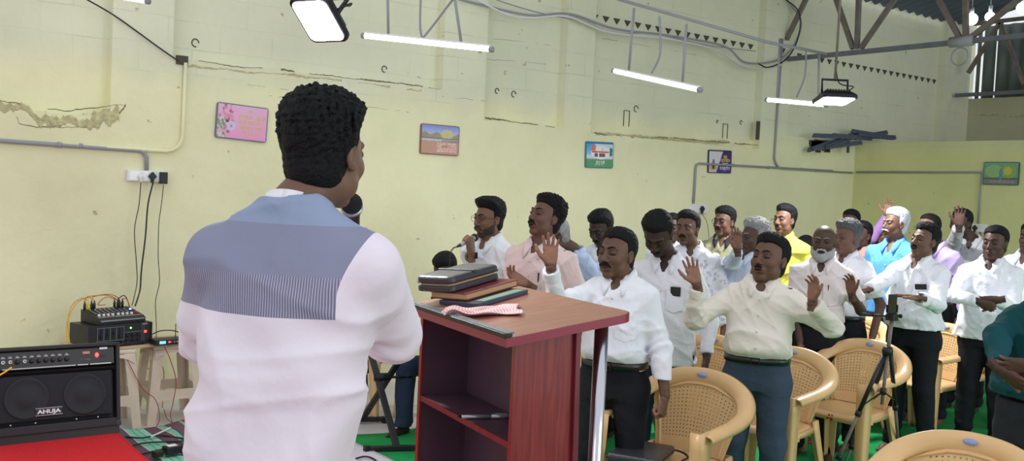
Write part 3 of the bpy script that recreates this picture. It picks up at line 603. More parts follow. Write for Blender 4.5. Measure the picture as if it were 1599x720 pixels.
def make_chair(name, label, mat):
    root = thing(name, label, 'chair'); root.scale = (1.10, 1.08, 1.07)
    # seat
    rows = []
    for i in range(17):
        u = -1+i/8; row = []
        for j in range(15):
            v = j/14; y = -.20+.43*v; w = .195+.03*math.sin(v*2.2); x = u*w
            z = .425-.016*(1-u*u)*math.sin(min(1, v*1.1)*math.pi)+.006*v
            if v > .9: z -= ((v-.9)/.1)**2*.03; y = -.20+.43*.9+.43*(v-.9)*.6
            if abs(u) > .9: z -= ((abs(u)-.9)/.1)**2*.018
            row.append((x, y, z))
        rows.append(row)
    mb = MB(); mb.surf(rows, .005)
    sk = [(-.20, -.20), (-.222, .0), (-.222, .18), (-.2, .206), (.2, .206), (.222, .18), (.222, 0), (.20, -.20)]
    mb.surf([[(x, y, .418), (x*1.0, y, .385)] for x, y in sk], .004); mb.build('seat', mat, root)
    # back panel with its woven lattice of holes
    nu, nv = 47, 41; rows = []
    for i in range(nu):
        u = -1+2*(i+(.34 if i % 2 else 0))/(nu-1); row = []
        for j in range(nv):
            v = (j+(.34 if j % 2 else 0))/(nv-1); top = .792-.085*abs(u)**2.2
            z = .43+(top-.43)*v; w = .180+.058*min(1, v*1.25)**1.3; y = -.196-.082*v**1.1+.028*u*u*(1-.2*v)
            row.append((u*w, y, z))
        rows.append(row)
    def skip(i, j):
        u = -1+2*i/(nu-1); v = j/(nv-1)
        return abs(u) < .80 and .16 < v < .86-.10*u*u and i % 2 == 1 and j % 2 == 1
    mb = MB(); mb.surf(rows, .006, skip=skip, smooth=False); mb.build('backrest', mat, root)
    # ribs framing the lattice
    mb = MB(); g = lambda u, v: np.array(rows[int(round((u+1)/2*(nu-1)))][int(round(v*(nv-1)))])+np.array((0, .004, 0))
    mb.tube([g(-.86, v/10) for v in range(0, 10)]+[g(u, .9-.06*u*u) for u in (-.6, -.3, 0, .3, .6)]+[g(.86, v/10) for v in range(9, -1, -1)], .0075, 8); mb.build('backrest_rib', mat, root)
    # continuous band: top rail and armrests
    n = 97; rows2 = []; prof = [(-1, -.014), (-.96, -.002), (-.75, .0035), (0, .006), (.75, .001), (.96, -.006), (1, -.026)]
    for i in range(n):
        t = -1+2*i/(n-1); p = chair_band(t); d = chair_band(min(1, t+.02))-chair_band(max(-1, t-.02)); d /= np.linalg.norm(d)
        a = abs(t); up = np.array((0, 0, 1.)); side = np.cross(d, up); side /= np.linalg.norm(side)
        # on the arms the band lies flat, over the back it stands up along the panel; it turns gradually in between
        k = np.clip((.62-a)/.50, 0, 1); k = k*k*(3-2*k); wdir = side*math.cos(k*1.36)+up*math.sin(k*1.36); wdir -= d*(wdir@d); wdir /= np.linalg.norm(wdir); face = np.cross(wdir, d)
        w = .036+.004*math.sin(k*math.pi); row = []
        for s, h in prof: row.append(p+wdir*w*s+face*h)
        rows2.append(row)
    # second pass: keep the face direction continuous
    mb = MB(); mb.surf(rows2, .006); mb.build('arm_rail', mat, root)
    # front legs: wide angle-section posts from the arm tips to the floor
    for sx in (-1, 1):
        mb = MB()
        for (f, g2) in ((0, 1),):
            prof = []
            for k in range(9):
                q = k/8; z = .640*(1-q); x = .272-.002*q+.012*q*q; y = .225+.02*q; w1 = .064-.02*q; w2 = .072-.024*q
                prof.append([(sx*(x-w1), y, z), (sx*(x-.006), y+.004, z), (sx*x, y-.002, z), (sx*(x), y-w2, z)])
            mb.surf(prof, .006)
        mb.box((min(sx*.2, sx*.262), .12, .392), (max(sx*.2, sx*.262), .2, .42)); mb.build('leg', mat, root)
        mb = MB(); prof = []
        for k in range(9):
            q = k/8; z = .45*(1-q); x = .205+.045*q+.0*q; y = -.205-.075*q-.012*q*q; w1 = .06-.022*q; w2 = .065-.022*q
            prof.append([(sx*(x-w1), y, z), (sx*(x-.006), y-.004, z), (sx*x, y, z), (sx*x, y+w2, z)])
        mb.surf(prof, .006); mb.build('leg', mat, root)
    mb = MB(); mb.lathe([(.001, .0035), (.024, .003), (.026, 0)], 20, (0, -.265, .801), (0, .93, .36), 1, .5)
    st = mb.build('sticker', MT['sticker'], root); st['label'] = 'small oval blue maker sticker'
    return root
MT['sticker'] = M('blue_sticker', srgb(140, 156, 206), .3)
chair0 = make_chair('plastic_chair', 'x', MT['tan'])
blue_mat = MT['blue']
used = [0]
def face_yaw(px, phi):            # yaw for a thing whose front is +Y, turned phi degrees to the image left of facing the camera
    d = ray(px, 360); v = Vector((d[0], d[1], 0)).normalized(); r = Vector((v.y, -v.x, 0)); f = -v*math.cos(math.radians(phi))-r*math.sin(math.radians(phi))
    return math.atan2(-f.x, f.y)
def place_chair(px, top, phi, label, name='plastic_chair', depth=None, mat=None, group='tan plastic armchairs', z=0):
    s = (top-hor(px))/(HC-.865); d = depth or FOC/s
    c = chair0 if not used[0] else copy_tree(chair0); used[0] = 1
    yaw = face_yaw(px, phi); g = ground(px, d); back = Vector((0, -.29, 0)); back.rotate(Matrix.Rotation(yaw, 3, 'Z'))
    c.location = (g-back)+Vector((0, 0, .014)); c.rotation_euler = (0, 0, yaw); c.name = name; c['label'] = label; c['group'] = group; return c
CH = [
 (1112, 590, 27, 'tan plastic armchair with a black bag on its seat, in front of the cream-shirted man'),
 (1252, 563, 27, 'tan plastic armchair just right of the cream-shirted man with grey trousers'),
 (1372, 541, 29, 'tan plastic armchair with red letters on its front edge, behind the tripod'),
 (1490, 521, 34, 'tan plastic armchair at the right hip of the man with outstretched arms'),
 (1352, 500, 30, 'tan plastic armchair behind the tripod head and the blue-shirted man'),
 (1272, 516, 27, 'tan plastic armchair under the elbow of the cream-shirted man, in front of the bald man'),
 (1128, 534, 30, 'tan plastic armchair between the front man and the cream-shirted man, upper back showing'),
 (1130, 503, 30, 'tan plastic armchair farther back below the patterned white shirt'),
 (868, 527, 20, 'tan plastic armchair seen between the lectern and its steel pole'),
 (1002, 574, 24, 'tan plastic armchair behind the front man, seen beside his left sleeve'),
 (1540, 697, 14, 'nearest tan plastic armchair, only its top showing at the bottom right edge'),
 (1502, 477, 32, 'tan plastic armchair far back between the men in white near the blue chair'),
 (1533, 505, 32, 'tan plastic armchair with a red cloth on its seat beside the teal sweater'),
 (1345, 471, 30, 'tan plastic armchair farthest back beside the blue-shirted man'),
]
chairs = [place_chair(px, tp, ph, lb, depth={1002: 6.35, 1130: 7.9, 868: 6.45, 1252: 5.95, 1490: 7.6, 1272: 7.45}.get(px)) for px, tp, ph, lb in CH]
MT['letters'] = MT['marker']
def flip_copy(src, mat, name, label):
    c = copy_tree(src); c.name = name; c['label'] = label
    for ch in c.children:
        if ch.type == 'MESH' and not ch.name.startswith('sticker'):
            ch.data = ch.data.copy(); ch.data.materials.clear(); ch.data.materials.append(mat)
    return c
bl = flip_copy(chairs[0], MT['blue'], 'plastic_chair', 'blue plastic chair far back behind the man with outstretched arms')
g = ground(1497, 10.7); yw = face_yaw(1497, 30); bl.location = (g.x, g.y, .014); bl.rotation_euler = (0, 0, yw); bl['group'] = 'blue plastic chair'; del bl['group']
# chairs at the keyboard, left of the lectern
def chair_at(px, depth, phi, label):
    c = copy_tree(chair0); c.location = ground(px, depth)+Vector((0, 0, .003)); c.rotation_euler = (0, 0, face_yaw(px, phi)); c['label'] = label; return c
chair_at(571, 7.5, 200, 'tan plastic armchair against the wall behind the keyboard stand')
chair_at(712, 7.4, 35, 'tan plastic armchair of the seated keyboard player behind the lectern')
# red painted letters on the seat edge of one chair
def text_mesh(txt, size, depth=.002, bold=0):
    cu = bpy.data.curves.new('txt', 'FONT'); cu.body = txt; cu.size = size; cu.extrude = depth; cu.align_x = 'CENTER'; cu.align_y = 'CENTER'; cu.offset = bold
    o = bpy.data.objects.new('txt', cu); COL.objects.link(o); dg = bpy.context.evaluated_depsgraph_get(); me = bpy.data.meshes.new_from_object(o.evaluated_get(dg)); bpy.data.objects.remove(o); bpy.data.curves.remove(cu)
    me.materials.clear(); return me
def letters(name, txt, size, mat, parent, loc, rot=(math.pi/2, 0, 0), bold=0, depth=.002):
    me = text_mesh(txt, size, depth, bold); o = link(name, me, mat, parent, loc); o.rotation_euler = rot; return o
o = letters('painted_letters', 'AJ', .042, MT['marker'], chairs[2], (-.04, .2085, .402), (math.pi/2+.0, 0, math.pi), .002); 
o = letters('painted_letters', 'AL', .04, MT['marker'], chairs[12], (.0, .2085, .402), (math.pi/2, 0, math.pi), .002)
# black bag on the near chair, red cloth on another
def on_seat(ch, x, y, z): return Matrix.Translation(ch.location) @ Matrix.Rotation(ch.rotation_euler.z, 4, 'Z') @ Vector((x*1.1, y*1.08, z*1.07))
def rbox(name, w, d, h, mat, r=.02, parent=None, seg=3):
    mb = MB(); mb.box((-w/2, -d/2, 0), (w/2, d/2, h)); o = mb.build(name, mat, parent); bevel(o, r, seg); return o
bagt = thing('black_bag', 'flat black zip bag lying on the near chair seat beside the front man', 'bag', on_seat(chairs[0], .1, .10, .432), chairs[0].rotation_euler.z+.25)
o = rbox('bag_body', .26, .34, .05, MT['leather'], .018, bagt); mb = MB(); mb.tube([(-.13, -.168, .026), (.131, -.168, .026), (.131, .168, .026), (-.13, .168, .026), (-.13, -.168, .026)], .004, 6); mb.build('zip', MT['dark'], bagt)
mb = MB(); mb.tube(sweep([(-.1, -.16, .03), (-.16, -.2, .01), (-.2, -.16, -.0), (-.19, -.08, -.0)], 5), .006, 6); mb.build('strap', MT['black'], bagt)
rows = [[(-.17+.34*i/16, -.15+.33*j/12, .012*math.sin(i*.9)*math.sin(j*.7)+.012+(.0 if j < 11 else -.02)) for j in range(13)] for i in range(17)]
mb = MB(); mb.surf(rows, .006); o = mb.build('red_cloth', M('red_cloth', srgb(190, 30, 45), .9, bump=.5, bscale=60), None, loc=on_seat(chairs[12], 0, .02, .437), rz=chairs[12].rotation_euler.z); tag(o, 'red cloth folded on a chair seat near the teal sweater', 'cloth')

# ================================================================== COMBO AMPLIFIER
ap = on_z(90, 687, ST); AW, AD, AH = .70, .30, .50
amp = thing('combo_amplifier', 'black combo amplifier with two speakers, knobs and a red light on the red carpet', 'amplifier', ap+Vector((0, AD/2, .024)), rot=(math.radians(-9), 0, math.radians(1)))
mb = MB(); mb.prism([Vector((0, -AD/2+.012, .004)), Vector((0, -AD/2+.012, -.046)), Vector((0, AD/2-.01, -.002)), Vector((0, AD/2-.01, .004))], (-AW/2+.005, 0, 0), (AW/2-.005, 0, 0)); mb.build('tilt_base', MT['black'], amp)
def ybox(mb, x0, x1, y0, y1, z0, z1): mb.box((x0, y0, z0), (x1, y1, z1))
h = AW/2; f = -AD/2
mb = MB(); ybox(mb, -h, -h+.022, f, AD/2, 0, AH); ybox(mb, h-.022, h, f, AD/2, 0, AH); ybox(mb, -h+.02, h-.02, f, AD/2, AH-.02, AH); ybox(mb, -h+.02, h-.02, f, AD/2, .0, .05); ybox(mb, -h+.02, h-.02, f+.06, AD/2, .02, AH-.02)
mb.build('cabinet', MT['tolex'], amp, .006)
mb = MB(); mb.add([(-h+.03, f+.035, .36), (h-.03, f+.035, .36), (h-.03, f+.012, .375), (-h+.03, f+.012, .375), (-h+.03, f+.02, AH-.025), (h-.03, f+.02, AH-.025), (h-.03, f+.06, AH-.025), (-h+.03, f+.06, AH-.025)], [(0, 1, 2, 3), (3, 2, 5, 4), (4, 5, 6, 7), (0, 3, 4, 7), (1, 6, 5, 2)]); mb.build('control_panel', MT['black'], amp, .002)
def gcol(name, c, sc=600):
    return M(name, c, .8, bump=.8, bscale=sc)
mb = MB(); ybox(mb, -h+.04, h-.045, f+.012, f+.05, .075, .335); grille = mb.build('grille', gcol('grille_cloth', srgb(34, 38, 44)), amp, .006)
for cx in (-.165, .15):
    mb = MB(); mb.lathe([(.12, 0), (.118, .006), (.108, .006), (.1, .001), (.05, .002), (.045, .006), (.0, .009)], 36, (cx, f+.012, .205), (0, -1, 0)); mb.build('speaker_cone', M('cone_grey', srgb(37, 41, 46), .8, bump=.6, bscale=500), amp)
mb = MB(); mb.add([(-h+.02, f+.035, .335), (h-.02, f+.035, .335), (h-.02, f+.004, .355), (-h+.02, f+.004, .355), (-h+.02, f+.03, .36), (h-.02, f+.03, .36)], [(0, 1, 2, 3), (3, 2, 5, 4)]); mb.build('front_rail', MT['tolex'], amp)
mb = MB(); mb.bar((-h+.06, f+.009, .378), (h-.25, f+.009, .378), .004, .006); mb.bar((h-.24, f+.009, .378), (h-.18, f+.009, .378), .004, .006); mb.bar((h-.17, f+.009, .378), (h-.05, f+.009, .378), .004, .006); mb.build('silver_line', MT['silver'], amp)
for k in range(10):
    x = -h+.065+k*.0375
    mb = MB()
    if k in (0, 1, 3): mb.lathe([(.007, 0), (.012, .001), (.012, .004), (.005, .006), (.005, 0)], 14, (x, f+.014, .418), (0, -1, 0)); mb.build('jack_socket', MT['silver'], amp)
    else: mb.lathe([(.013, 0), (.012, .012), (.009, .016), (0, .016)], 14, (x, f+.016, .418), (0, -1, 0)); mb.box((x-.001, f-.002, .42), (x+.001, f, .43)); mb.build('knob', MT['black'], amp)
    mb = MB(); mb.box((x-.011, f+.015, .440), (x+.011, f+.017, .444)); mb.box((x-.007, f+.015, .447), (x+.006, f+.017, .450)); mb.build('knob_marking', MT['silver'], amp)
mb = MB(); mb.box((h-.21, f+.013, .44), (h-.17, f+.018, .455)); mb.build('display', M('amber_display', srgb(190, 120, 100), .4), amp)
mb = MB(); mb.box((h-.2, f+.013, .405), (h-.165, f+.018, .412)); mb.box((h-.225, f+.013, .404), (h-.21, f+.018, .414)); mb.build('button_row', MT['glass'], amp)
mb = MB(); mb.ball((h-.13, f+.012, .43), (.011, .008, .014), 12); mb.build('power_light', MT['red_led'], amp)
mb = MB(); mb.box((h-.115, f+.012, .462), (h-.07, f+.018, .474)); mb.build('model_badge', MT['silver'], amp); mb = MB(); mb.box((h-.11, f+.012, .415), (h-.08, f+.02, .43)); mb.build('rocker_switch', MT['black'], amp)
mb = MB(); mb.box((-.12+.0, f+.004, .10), (.025, f+.012, .145)); lg = mb.build('badge_plate', MT['black'], amp, .002); mb = MB(); mb.bar((-.12, f+.0035, .143), (.025, f+.0035, .143), .003, .003); mb.bar((-.12, f+.0035, .102), (.025, f+.0035, .102), .003, .003); mb.build('badge_lines', MT['silver'], amp)
o = letters('badge_lettering', 'AHUJA', .034, M('badge_silver', srgb(205, 208, 212), .4), amp, (-.0475, f+.003, .122), (math.pi/2, 0, 0), .0012)
o.scale = (1.2, .9, 1)
for x in (-.25, -.12, .1, .22): mb = MB(); mb.lathe([(.006, 0), (.004, .004), (0, .004)], 8, (x, f+.002, .062), (0, -1, 0)); mb.build('screw', MT['silver'], amp)
for x in (-1, 1): mb = MB(); mb.box((x*h-.03 if x > 0 else -h-.002, f-.003, -.0), (h+.002 if x > 0 else -h+.03, f+.03, .03)); mb.build('corner_guard', MT['black'], amp, .004)
A0 = amp.location
cord('yellow audio cable plugged into the amplifier front, leaving at the left edge', [A0+Vector((-h+.10, f+.005, .418)), A0+Vector((-h+.06, f-.03, .40)), A0+Vector((-h-.03, f-.05, .35)), A0+Vector((-h-.12, f-.06, .28)), A0+Vector((-h-.2, f-.06, .15)), A0+Vector((-h-.25, f-.05, .01))], MT['wire_y'], .005)
yb = on_z(182, 668, ST)
t = thing('yellow_bottle', 'yellow plastic bottle partly hidden behind the right side of the amplifier', 'bottle', Vector((A0.x+h+.015, A0.y+.12, ST)))
mb = MB(); mb.lathe([(.032, 0), (.036, .01), (.036, .1), (.03, .13), (.014, .15)], 18); mb.build('bottle_body', MT['yellow'], t); mb = MB(); mb.lathe([(.015, .148), (.015, .175), (0, .175)], 14); mb.build('cap', MT['yellow'], t)

# ================================================================== STOOLS, BOARD AND MIXER
def stool(label, x, y, H=.565, w=.165):
    t = thing('plastic_stool', label, 'stool', (x, y, 0), group='cream plastic stools')
    mb = MB(); mb.box((-w, -w, H-.03), (w, w, H)); mb.build('stool_top', MT['cream'], t, .01)
    for sx in (-1, 1):
        for sy in (-1, 1):
            mb = MB(); rows = []
            for k in range(6):
                q = k/5; z = (H-.02)*(1-q); e = w-.006+.045*q; ww = .072-.016*q; rows.append([(sx*(e-ww), sy*e, z), (sx*e, sy*e, z), (sx*e, sy*(e-ww), z)])
            mb.surf(rows, .005, smooth=False); mb.build('leg', MT['cream'], t)
    for a in range(4):
        # arched apron under the top and H-frame lower down, one panel per side
        R = Matrix.Rotation(a*math.pi/2, 4, 'Z'); mb = MB(); mb.T = R; e = w+.002
        up = []; 
        for k in range(13):
            u = -1+k/6; up.append([(u*(w-.01), -(e+.002), H-.03), (u*(w-.01), -(e+.006), H-.05-.05*abs(u)**3)])
        mb.surf(up, .005, smooth=False)
        e2 = w+.022; lo = []
        for k in range(13):
            u = -1+k/6; lo.append([(u*(w+.02), -e2+.002, .25), (u*(w+.022), -e2-.003, .18-.07*abs(u)**4)])
        mb.build('apron', MT['cream'], t); mb = MB(); mb.T = R; mb.surf(lo, .005, smooth=False); mb.build('cross_brace', MT['cream'], t)
    return t
sxA = on_wall(163, 600, 7.05).x; sxB = on_wall(263, 600, 7.1).x
stool('cream plastic stool at the left under the board, half hidden by the amplifier', sxA, 7.05); stool('cream plastic stool at the right under the board, nearest the speaker', sxB+.01, 7.12)
cA = on_z(137, 547, .585); yawE = math.radians(15)
mb = MB(); mb.box((-.47, -.17, 0), (.47, .17, .02)); bo = mb.build('plank', MT['board'], None, .003, loc=((sxA+sxB)/2-.0, 7.1, .566), rz=math.radians(4)); tag(bo, 'plywood board laid across the two cream stools', 'board')
pa = thing('power_amplifier', 'black rack power amplifier with a red light under the mixer on the board', 'amplifier', (cA.x, cA.y, .587), yawE)
W_, D_, H_ = .44, .26, .155
mb = MB(); mb.box((0, 0, .012), (W_, D_, H_)); mb.build('case', MT['black'], pa, .004); mb = MB(); mb.box((-.004, -.008, .008), (W_+.004, .0, H_+.003)); mb.build('front_plate', MT['tolex'], pa, .002)
for x in (.03, W_-.03):
    for y in (.03, D_-.03): mb = MB(); mb.lathe([(.014, 0), (.016, .013)], 10, (x, y, 0)); mb.build('foot', MT['black'], pa)
fr = MB()
for k in range(4): x = .06+k*.045; fr.bar((x, -.01, .05), (x, -.01, .14), .003, .003)
for z in (.05, .14): fr.bar((.055, -.01, z), (.25, -.01, z), .003, .003)
fr.bar((.25, -.01, .05), (.25, -.01, .14), .003, .003); fr.bar((.26, -.01, .098), (.385, -.01, .098), .004, .003); fr.bar((.4, -.01, .03), (.4, -.01, .14), .002, .002); fr.bar((.385, -.01, .03), (.385, -.01, .14), .002, .002); fr.bar((.055, -.01, .02), (.25, -.01, .02), .002, .002)
fr.build('panel_lines', M('panel_grey', srgb(120, 122, 126), .5), pa)
for k in range(4): x = .0825+k*.045; mb = MB(); mb.box((x-.004, -.016, .07+.012*(k % 3)), (x+.004, -.01, .085+.012*(k % 3))); mb.box((x-.0015, -.011, .058), (x+.0015, -.009, .13)); mb.build('slider', MT['dark'], pa)
for k in range(9): x = .07+k*.02 if k < 9 else 0; mb = MB(); mb.lathe([(.008, 0), (.007, .012), (0, .012)], 10, (x, -.009, .034), (0, -1, 0)); mb.build('knob', MT['dark'], pa)
for k in range(6): mb = MB(); mb.lathe([(.009, 0), (.008, .012), (0, .012)], 10, (.275+(k % 3)*.04, -.009, .04+(k//3)*.035), (0, -1, 0)); mb.build('knob', MT['dark'], pa)
mb = MB(); mb.ball((.30, -.01, .126), .006, 10); mb.build('green_light', MT['green_led'], pa); mb = MB(); mb.box((.402, -.014, .085), (.418, -.009, .1)); mb.build('power_light', MT['red_led'], pa); mb = MB(); mb.box((.385, -.011, .142), (.425, -.009, .152)); mb.build('maker_badge', MT['silver'], pa); mb = MB(); mb.ball((.28, -.01, .03), .004, 8); mb.build('signal_light', MT['silver'], pa)
# mixer
mxo = Matrix.Translation((cA.x, cA.y, .587)) @ Matrix.Rotation(yawE, 4, 'Z') @ Vector((.075, .0, H_+.002))
mx = thing('audio_mixer', 'small black audio mixer bristling with plugged cables on top of the power amplifier', 'mixer', mxo, yawE+math.radians(1))
MW, MD = .345, .25
pf = [Vector((0, 0, 0)), Vector((0, 0, .035)), Vector((0, .03, .05)), Vector((0, MD-.05, .082)), Vector((0, MD, .085)), Vector((0, MD, 0))]
mb = MB(); mb.prism(pf, (0, 0, 0), (MW, 0, 0)); mb.build('case', MT['black'], mx, .004)
mb = MB(); mb.prism([Vector((0, -.003, .024)), Vector((0, -.003, .033)), Vector((0, .001, .033)), Vector((0, .001, .024))], (.01, 0, 0), (MW-.01, 0, 0)); mb.prism([Vector((0, .028, .0515)), Vector((0, .034, .053)), Vector((0, .034, .050)), Vector((0, .028, .0485))], (.01, 0, 0), (MW-.01, 0, 0)); mb.build('silver_trim', MT['silver'], mx)
zs = lambda y: .05+(y-.03)/(MD-.08)*.032
for k in range(8):
    x = .03+k*.034; mb = MB(); a = Vector((x, .09, zs(.09)+.004)); b_ = Vector((x, .17, zs(.17)+.004)); mb.bar(a, b_, .013, .006); mb.build('channel_strip', M('strip_grey', srgb(96, 98, 102), .4) if k == 0 else bpy.data.materials['strip_grey'], mx)
    x = .03+k*.033+(.0 if k < 4 else .008); mb = MB(); mb.box((x-.007, .05, zs(.05)), (x+.007, .068, zs(.06)+.014)); mb.build('fader_cap', MT['white'], mx, .002)
    if k < 6: mb = MB(); mb.lathe([(.005, 0), (.004, .01), (0, .01)], 8, (.035+k*.034, .185, zs(.185))); mb.build('knob', MT['silver'], mx)
mb = MB(); mb.ball((MW-.03, .155, zs(.155)+.003), (.008, .008, .005), 10); mb.build('blue_light', MT['blue_led'], mx); mb = MB(); mb.box((MW-.05, .12, zs(.12)), (MW-.012, .18, zs(.15)+.002)); mb.build('meter_panel', M('meter_blue', srgb(40, 48, 120), .4), mx)
mb = MB(); mb.box((MW-.045, .075, zs(.075)), (MW-.02, .098, zs(.09)+.006)); mb.build('red_button', M('red_plastic', srgb(190, 30, 40), .4), mx)
MXM = Matrix.Translation(mx.location) @ Matrix.Rotation(mx.rotation_euler.z, 4, 'Z')
jx = [(.015, 'b'), (.04, 'y'), (.065, 'b'), (.085, 'b'), (MW-.11, 'b'), (MW-.085, 'b'), (MW-.075, 'b'), (MW-.05, 'b')]
for k, (x, c) in enumerate(jx):
    mb = MB(); mb.lathe([(.006, 0), (.009, .004), (.009, .035), (.005, .05), (.003, .062)], 10, (x, .225, .082)); o = mb.build('jack_plug', MT['yellow'] if c == 'y' else MT['black'], mx)
cbs = [(0, [(.015, .225, .145), (.03, .23, .17), (.1, .24, .175), (.2, .26, .17), (.3, .3, .12), (.36, .3, .0), (.4, .3, -.1)], 'wire_o'), (1, [(.04, .225, .145), (.0, .24, .165), (-.06, .26, .11), (-.12, .2, .0), (-.16, .12, -.1), (-.17, .06, -.154)], 'wire_y'), (2, [(.065, .225, .145), (.09, .24, .17), (.2, .25, .178), (.28, .27, .15), (.33, .3, .09), (.38, .3, -.05), (.41, .26, -.14)], 'wire_o'),
       (3, [(.085, .225, .145), (.05, .24, .165), (-.03, .25, .13), (-.1, .22, .03), (-.13, .15, -.08), (-.15, .08, -.154)], 'wire_y'), (4, [(MW-.11, .225, .145), (MW-.17, .24, .16), (MW-.22, .25, .11), (MW-.15, .28, .1)], 'wire_o'), (5, [(MW-.085, .225, .145), (MW-.02, .25, .16), (MW+.04, .28, .07), (MW+.055, .27, -.06), (MW+.06, .25, -.12)], 'wire_b'), (7, [(MW-.05, .225, .145), (MW+.0, .25, .13), (MW+.03, .26, .05), (MW+.06, .25, -.1)], 'wire_o')]
nm = {0: 'orange cable arching over the mixer from its leftmost plug', 1: 'yellow cable dropping off the left side of the mixer, the outer one', 2: 'orange cable arching over the mixer from the third plug', 3: 'yellow cable dropping off the left side of the mixer, the inner one', 4: 'orange cable looping behind the right plugs of the mixer', 5: 'black cable curling down the right side of the mixer', 7: 'orange cable dropping behind the right side of the mixer'}
for k, pts, mt in cbs: cord(nm[k], [MXM @ Vector(p) for p in pts], MT[mt], .0035)
# adapter block and wireless receiver
mb = MB(); mb.box((W_+.01, .03, .0), (W_+.05, .14, .15)); o = mb.build('adapter_block', MT['black'], None, .006, loc=(cA.x, cA.y, .587), rz=yawE); tag(o, 'upright black adapter block beside the power amplifier', 'adapter')
rc = on_z(245, 537, .60); rt = thing('wireless_receiver', 'slim black wireless receiver with a short antenna at the right end of the board', 'receiver', (rc.x-.02, rc.y-.03, .587), math.radians(6))
mb = MB(); mb.box((0, 0, .003), (.21, .12, .042)); mb.build('case', MT['black'], rt, .004); mb = MB(); mb.box((.03, -.002, .014), (.075, .002, .034)); mb.build('display', M('lcd_blue', srgb(120, 190, 220), .3, emit=(.3, .7, 1, 1), estr=.8), rt)
mb = MB(); mb.box((.095, -.003, .02), (.105, .002, .03)); mb.build('red_light', MT['red_led'], rt); mb = MB(); mb.box((.187, -.003, .02), (.2, .002, .034)); mb.build('power_light', MT['red_led'], rt)
for x in (.11, .135, .155): mb = MB(); mb.lathe([(.006, 0), (.005, .008), (0, .008)], 10, (x, -.001, .025), (0, -1, 0)); mb.build('knob', MT['silver'], rt)
mb = MB(); mb.tube([(.185, .1, .04), (.185, .1, .135)], .003, 6); mb.build('antenna', MT['black'], rt)
rl = rt.location
cord('black cable running from the receiver towards the speaker', [rl+Vector((.0, .13, .06)), rl+Vector((.08, .15, .085)), rl+Vector((.18, .13, .08)), rl+Vector((.25, .1, .03)), rl+Vector((.33, .08, -.03)), rl+Vector((.38, .06, -.07))], r=.004)
cord('thin brown wire drooping in a loop under the right stool', [rl+Vector((.06, -.01, .0)), rl+Vector((.1, -.03, -.1)), rl+Vector((.14, -.04, -.25)), rl+Vector((.12, -.05, -.4)), rl+Vector((.1, -.08, -.5)), rl+Vector((.16, -.15, -.578)), rl+Vector((.3, -.2, -.578)), rl+Vector((.36, -.1, -.578))], MT['wire_r'], .003)
cord('thin dark wire looping down between the two stools', [Vector((sxA+.1, 6.86, .5)), Vector((sxA+.2, 6.84, .3)), Vector((sxA+.28, 6.8, .22)), Vector((sxA+.3, 6.75, .1)), Vector((sxA+.25, 6.7, .02))], MT['wire_r'], .003)
cord('orange wire coiled behind the right stool', [Vector((sxB-.1, 7.4, .5)), Vector((sxB-.08, 7.42, .35)), Vector((sxB+.0, 7.42, .28)), Vector((sxB+.04, 7.42, .34)), Vector((sxB-.02, 7.4, .42)), Vector((sxB+.05, 7.4, .3)), Vector((sxB+.05, 7.4, .01))], MT['wire_o'], .0035)
# ================================================================== FLOOR CLOTHS AND CABLES (left)
def mat_mat():
    m = bpy.data.materials.new('striped_mat'); m.use_nodes = True; N = m.node_tree.nodes; L = m.node_tree.links; b = N['Principled BSDF']; b.inputs['Roughness'].default_value = .9
    tc = N.new('ShaderNodeTexCoord'); sp = N.new('ShaderNodeSeparateXYZ'); L.new(tc.outputs['Object'], sp.inputs[0]); mr = N.new('ShaderNodeMapRange'); mr.inputs['From Min'].default_value = 0; mr.inputs['From Max'].default_value = .62; L.new(sp.outputs[0], mr.inputs[0])
    cr = N.new('ShaderNodeValToRGB'); cr.color_ramp.interpolation = 'CONSTANT'; e = cr.color_ramp.elements
    st = [(0, srgb(120, 190, 165)), (.06, srgb(50, 84, 76)), (.07, srgb(130, 200, 176)), (.16, srgb(200, 214, 196)), (.17, srgb(96, 70, 84)), (.30, srgb(200, 214, 196)), (.31, srgb(120, 190, 165)), (.38, srgb(50, 84, 76)), (.39, srgb(120, 190, 165)), (.45, srgb(50, 84, 76)), (.46, srgb(130, 200, 176)), (.52, srgb(200, 214, 196)), (.53, srgb(96, 70, 84)), (.68, srgb(200, 214, 196)), (.69, srgb(120, 180, 160)), (.76, srgb(50, 84, 76)), (.78, srgb(106, 74, 86)), (.92, srgb(120, 180, 160)), (.95, srgb(190, 30, 60))]
    e[0].position = 0; e[0].color = st[0][1]; e[1].position = st[1][0]; e[1].color = st[1][1]
    for p, c in st[2:]: q = e.new(p); q.color = c
    L.new(mr.outputs[0], cr.inputs[0]); L.new(cr.outputs[0], b.inputs['Base Color']); nz = N.new('ShaderNodeTexNoise'); nz.inputs['Scale'].default_value = 200; bp = N.new('ShaderNodeBump'); bp.inputs['Strength'].default_value = .4; bp.inputs['Distance'].default_value = .003; L.new(nz.outputs[0], bp.inputs['Height']); L.new(bp.outputs[0], b.inputs['Normal']); return m
rows = []
for i in range(32):
    u = i/31; row = []
    for j in range(40): v = j/39; row.append((.62*u+.02*math.sin(v*5+u*2), -1.5*v, .012+.012*(1+math.sin(u*9+v*4))*math.sin(v*7+u*5)**2+.02*math.exp(-((u-.97)/.05)**2)*(1+math.sin(v*15))*.5))
    rows.append(row)
mb = MB(); mb.surf(rows, .005); o = mb.build('striped_mat', mat_mat(), None, loc=(1.54, 6.78, .012), rz=.05); tag(o, 'green and brown striped woven mat with a red hem on the floor by the stools', 'mat')
rows = [[(.9*i/24, -1.6*j/30, .008+.012*(1+math.sin(i*.7+j*.35))*math.sin(i*.23)**2) for j in range(31)] for i in range(25)]
